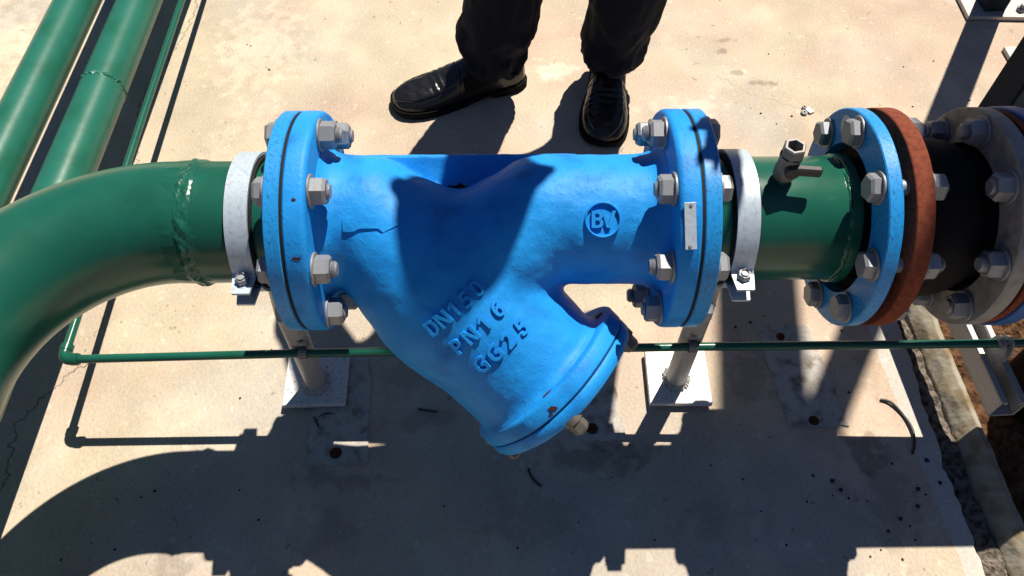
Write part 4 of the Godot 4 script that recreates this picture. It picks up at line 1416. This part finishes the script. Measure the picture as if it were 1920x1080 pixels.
func build_shoe(parent: Node3D, heel: Vector2, toe: Vector2, mirror: float, sd: int):
	var L := heel.distance_to(toe)
	var dz := Vector3(toe.x - heel.x, 0, toe.y - heel.y).normalized()
	var dx := Vector3.UP.cross(dz) * mirror
	var xf := Transform3D(Basis(dx, Vector3.UP, dz), Vector3(heel.x, 0.001, heel.y))
	var n := noise(1.0, sd, 3)
	var s := st0()
	var nt := 64
	var na := 36
	var patch := func(t0: float, t1: float, a0: Callable, a1: Callable, off: float, st: SurfaceTool, rows: int, cols: int, thick := false):
		var grid: Array = []
		for j in rows + 1:
			var t := lerpf(t0, t1, float(j) / rows)
			var row := PackedVector3Array()
			for k in cols + 1:
				var a := lerpf(a0.call(t), a1.call(t), float(k) / cols)
				var o := off
				if thick and (j == 0 or k == 0 or j == rows or k == cols):
					o = -0.001
				row.append(xf * shoe_pt(t, a, L, o, n))
			grid.append(row)
		for j in rows:
			for k in cols:
				var f := func(jj: int, kk: int) -> Vector3:
					var p: Vector3 = grid[mini(jj + 1, rows)][kk] - grid[maxi(jj - 1, 0)][kk]
					var q: Vector3 = grid[jj][mini(kk + 1, cols)] - grid[jj][maxi(kk - 1, 0)]
					var c := p.cross(q)
					if c.length_squared() < 1e-16:
						return dz
					c = c.normalized()
					var ctr: Vector3 = xf * Vector3(0, 0.02, clampf(lerpf(t0, t1, float(jj) / rows) * L, 0.03, L - 0.03))
					return c if c.dot(grid[jj][kk] - ctr) > 0 else -c
				quad(st, grid[j][k], grid[j + 1][k], grid[j + 1][k + 1], grid[j][k + 1], f.call(j, k), f.call(j + 1, k), f.call(j + 1, k + 1), f.call(j, k + 1))
	patch.call(0.0, 1.0, func(_t): return 0.0, func(_t): return PI, 0.0, s, nt, na)
	var up := obj("shoe", s.commit(), M.leather, parent)
	# plain strip over the toe, raised along its seam
	s = st0()
	patch.call(0.52, 0.998, func(t): return PI * (0.5 - 0.25 * pow(1.0 - pow(maxf(0.0, (t - 0.80) / 0.2), 2.5), 0.6)) if t > 0.8 else PI * 0.25, func(t): return PI * (0.5 + 0.25 * pow(1.0 - pow(maxf(0.0, (t - 0.80) / 0.2), 2.5), 0.6)) if t > 0.8 else PI * 0.75, 0.0022, s, 44, 20, true)
	obj("toe_panel", s.commit(), M.leather, up)
	# elastic sides behind the vamp
	for e in [[0.06, 0.30], [0.70, 0.94]]:
		s = st0()
		patch.call(0.27, 0.50, func(_t): return PI * e[0], func(_t): return PI * e[1], 0.0012, s, 18, 10, true)
		obj("elastic_gusset", s.commit(), M.gusset, up)
	# vamp edge
	s = st0()
	patch.call(0.50, 0.545, func(_t): return PI * 0.04, func(_t): return PI * 0.96, 0.0018, s, 6, 30, true)
	obj("vamp_edge", s.commit(), M.leather, up)
	# sole with a heel block
	s = st0()
	var outl: Array = []
	for k in 61:
		var t := k / 60.0
		outl.append([t, shoe_at(t).x * 1.07 + 0.0045])
	for k in 60:
		var t0: float = outl[k][0]
		var t1: float = outl[k + 1][0]
		var b0 := shoe_base(t0)
		var b1 := shoe_base(t1)
		var s0 := 0.006 * sin(t0 * PI) * (t0 - 0.2)
		var s1 := 0.006 * sin(t1 * PI) * (t1 - 0.2)
		var z0 := -0.004 + t0 * (L + 0.008)
		var z1 := -0.004 + t1 * (L + 0.008)
		for sg in [-1.0, 1.0]:
			var A: Vector3 = Vector3(sg * outl[k][1] + s0, 0.0185, z0)
			var B: Vector3 = Vector3(sg * outl[k + 1][1] + s1, 0.0185, z1)
			flat(s, xf * A, xf * B, xf * Vector3(B.x, b1, z1), xf * Vector3(A.x, b0, z0), xf.basis * Vector3(sg, 0, 0))
		flat(s, xf * Vector3(-outl[k][1] + s0, 0.0185, z0), xf * Vector3(outl[k][1] + s0, 0.0185, z0), xf * Vector3(outl[k + 1][1] + s1, 0.0185, z1), xf * Vector3(-outl[k + 1][1] + s1, 0.0185, z1), Vector3.UP)
		flat(s, xf * Vector3(-outl[k][1] + s0, b0, z0), xf * Vector3(outl[k][1] + s0, b0, z0), xf * Vector3(outl[k + 1][1] + s1, b1, z1), xf * Vector3(-outl[k + 1][1] + s1, b1, z1), Vector3.DOWN)
	flat(s, xf * Vector3(-0.016, 0.0185, -0.004), xf * Vector3(0.016, 0.0185, -0.004), xf * Vector3(0.016, 0.0, -0.004), xf * Vector3(-0.016, 0.0, -0.004), -dz)
	flat(s, xf * Vector3(-0.008, 0.0185, L + 0.004), xf * Vector3(0.008, 0.0185, L + 0.004), xf * Vector3(0.008, 0.008, L + 0.004), xf * Vector3(-0.008, 0.008, L + 0.004), dz)
	obj("sole", s.commit(), M.sole, up)

func shoe_base(t: float) -> float:
	if t < 0.27:
		return 0.0
	if t < 0.31:
		return lerpf(0.0, 0.012, (t - 0.27) / 0.04)
	if t < 0.5:
		return lerpf(0.012, 0.0, (t - 0.31) / 0.19)
	if t < 0.8:
		return 0.0
	return 0.008 * pow((t - 0.8) / 0.2, 1.6)

func build_person():
	var t := thing("person", "person in dark trousers and black slip-on shoes standing behind the strainer", "person")
	obj("body", nets(person_d, Vector3(-0.20, 0.05, -1.02), Vector3(0.60, 1.78, -0.28), 0.012), M.skin, t)
	# trousers: two legs and a seat
	var s := st0()
	var hemA := func(a: float) -> float: return 0.012 - 0.020 * cos(a + 2.6) - 0.012 * sin(a)
	leg_tube(s, [Vector3(-0.012, 0.066, -0.790), Vector3(-0.018, 0.11, -0.79), Vector3(-0.012, 0.165, -0.79), Vector3(0.007, 0.25, -0.79), Vector3(0.022, 0.48, -0.79), Vector3(0.075, 0.86, -0.81)], [0.060, 0.070, 0.083, 0.082, 0.088, 0.108], [0.066, 0.074, 0.083, 0.084, 0.09, 0.12], hemA, 601)
	obj("trouser_leg", s.commit(), M.cloth, t)
	s = st0()
	var hemB := func(a: float) -> float: return 0.008 - 0.010 * sin(a) + 0.008 * sin(2.0 * a)
	leg_tube(s, [Vector3(0.252, 0.070, -0.812), Vector3(0.250, 0.105, -0.808), Vector3(0.263, 0.155, -0.805), Vector3(0.272, 0.25, -0.80), Vector3(0.312, 0.48, -0.80), Vector3(0.312, 0.62, -0.80), Vector3(0.225, 0.88, -0.81)], [0.057, 0.072, 0.074, 0.081, 0.076, 0.082, 0.105], [0.064, 0.080, 0.078, 0.086, 0.088, 0.09, 0.12], hemB, 602)
	obj("trouser_leg", s.commit(), M.cloth, t)
	obj("trouser_seat", nets(func(p: Vector3) -> float: return smin(cone3(p, Vector3(0.085, 0.90, -0.81), Vector3(0.215, 0.90, -0.81), 0.122, 0.122), cone3(p, Vector3(0.145, 0.97, -0.80), Vector3(0.15, 1.0, -0.785), 0.15, 0.145), 0.08), Vector3(-0.06, 0.74, -1.0), Vector3(0.36, 1.18, -0.6), 0.014), M.cloth, t)
	build_shoe(t, Vector2(0.052, -0.822), Vector2(-0.250, -0.722), 1.0, 611)
	build_shoe(t, Vector2(0.262, -0.888), Vector2(0.226, -0.592), -1.0, 612)

# ==================================================================== litter on the slab
func build_litter():
	wire([Vector2(0.672, 0.036), Vector2(0.688, 0.043), Vector2(0.703, 0.066), Vector2(0.710, 0.092), Vector2(0.708, 0.118), Vector2(0.697, 0.139)], 0.0025, "curved black cable offcut lying near the kerb")
	wire([Vector2(-0.151, 0.045), Vector2(-0.138, 0.049), Vector2(-0.118, 0.051)], 0.0018, "short black cable offcut left of the strainer's leg")
	wire([Vector2(0.040, 0.158), Vector2(0.047, 0.176), Vector2(0.061, 0.189)], 0.0020, "short black cable offcut below the strainer's cover")
	wire([Vector2(-0.334, 0.059), Vector2(-0.328, 0.067), Vector2(-0.322, 0.080)], 0.0017, "short black wire just below the left base plate")
	wire([Vector2(-0.331, 0.062), Vector2(-0.312, 0.053), Vector2(-0.290, 0.055)], 0.0012, "thin black wire curling out from under the left base plate")
	# loose fixing on the slab at the back
	var d := thing("loose_fixing", "small grey bracket with two washers lying on the slab at the back", "bracket", Vector3(0.71, 0, -0.706))
	obj("bracket", boxed(Vector3(0.014, 0.003, 0.020), Transform3D(Basis(Vector3.UP, 0.5), Vector3(0.004, 0.0032, -0.001)), 0.0006), M.galvanised, d)
	for e in [[Vector3(-0.006, 0.0032, -0.010), 0.0055], [Vector3(-0.010, 0.0030, 0.007), 0.0075]]:
		obj("washer", lathed(disc_profile(-0.0026, 0.003, 0.0025, e[1], 0.0008), 18, along(Vector3(0.1, 1, 0.1), e[0])), M.old_zinc, d)
	# loose stones
	var meshes: Array = []
	for v in 5:
		var s := st0()
		var nn := noise(1.0, 700 + v, 2)
		var P := func(i: int, k: int) -> Vector3:
			var th := PI * i / 5.0
			var ph := TAU * k / 8.0
			var dd := Vector3(sin(th) * cos(ph), cos(th) * 0.62, sin(th) * sin(ph))
			return dd * (1.0 + 0.55 * nn.get_noise_3d(dd.x * 1.4, dd.y * 1.4, dd.z * 1.4))
		for i in 5:
			for k in 8:
				flat(s, P.call(i, k), P.call(i + 1, k), P.call(i + 1, k + 1), P.call(i, k + 1), P.call(i, k) + P.call(i + 1, k + 1))
		meshes.append(s.commit())
	var spots := [-0.63, -0.68, 0.0026, -0.62, -0.95, 0.003, -0.56, -0.86, 0.0036, -0.485, -0.50, 0.0034, -0.63, -0.955, 0.0024, -0.33, -0.80, 0.0022,
		0.46, -0.93, 0.0022, 0.66, -0.91, 0.0026, 0.60, -0.70, 0.0030, 0.63, -0.665, 0.0024, 0.67, -0.69, 0.0040, 0.98, -0.86, 0.0034, 1.06, -0.88, 0.003, 1.10, -0.74, 0.003, 0.99, -0.66, 0.005, 0.96, -0.72, 0.003,
		-0.43, -0.08, 0.0026, -0.37, -0.18, 0.0022, -0.47, 0.02, 0.0026, -0.58, 0.19, 0.0030, -0.60, 0.20, 0.0024, -0.62, 0.285, 0.0036, -0.66, 0.275, 0.0024, -0.70, 0.30, 0.0030, -0.44, 0.19, 0.0020, -0.40, 0.24, 0.0026,
		0.165, -0.09, 0.003, 0.20, -0.13, 0.0022, 0.40, 0.18, 0.0026, 0.52, 0.175, 0.0032, 0.55, 0.185, 0.0046, 0.56, 0.20, 0.0048, 0.545, 0.21, 0.0030, 0.57, 0.215, 0.0034, 0.60, 0.22, 0.0022, 0.50, 0.22, 0.0022,
		0.45, 0.29, 0.0026, 0.42, 0.235, 0.0024, 0.30, 0.235, 0.0022, 0.35, 0.155, 0.0024, 0.62, 0.27, 0.0034, 0.645, 0.25, 0.0042, 0.658, 0.262, 0.0030, 0.66, 0.285, 0.0036, 0.60, 0.30, 0.0026, 0.63, 0.315, 0.0026, 0.58, 0.31, 0.0022, 0.69, 0.20, 0.0050, 0.70, 0.21, 0.0034, 0.66, 0.155, 0.0044, 0.72, 0.15, 0.005, 0.68, 0.23, 0.0040, 0.73, 0.19, 0.0044, 0.55, -0.05, 0.0026, 0.60, -0.04, 0.003, 0.64, -0.11, 0.0034, 0.62, 0.02, 0.003, 0.44, -0.12, 0.0036, 0.47, -0.13, 0.0044, 0.50, -0.145, 0.0034, 0.41, -0.17, 0.0026,
		0.02, 0.29, 0.0026, -0.10, 0.22, 0.0022, 0.24, 0.28, 0.0022, 0.12, 0.25, 0.0026, 0.18, 0.175, 0.0024]
	for i in range(0, spots.size(), 3):
		var o := obj("stone", meshes[(i / 3) % 5], M.stone)
		var r: float = spots[i + 2] * (0.48 + 0.36 * absf(sin(i * 1.9)))
		o.transform = Transform3D(Basis(Vector3.UP, i * 1.7).scaled(Vector3.ONE * r), Vector3(spots[i], r * 0.35, spots[i + 1]))
		tag(o, "tiny dark stone lying loose on the concrete slab", "stone", "loose dark stones on the slab")

func wire(p: Array, r: float, label: String):
	var c := Curve3D.new()
	for i in p.size():
		var a: Vector2 = p[maxi(i - 1, 0)]
		var b: Vector2 = p[mini(i + 1, p.size() - 1)]
		var tn := (b - a) * 0.17
		c.add_point(Vector3(p[i].x, r + 0.0006 + 0.002 * (i % 2), p[i].y), Vector3(-tn.x, 0, -tn.y), Vector3(tn.x, 0, tn.y))
	c.bake_interval = 0.003
	var pts: Array = []
	for v in c.get_baked_points():
		pts.append(v)
	tag(obj("cable_offcut", tubed(pts, r, 10), M.cable), label, "cable offcut", "black cable offcuts on the slab")
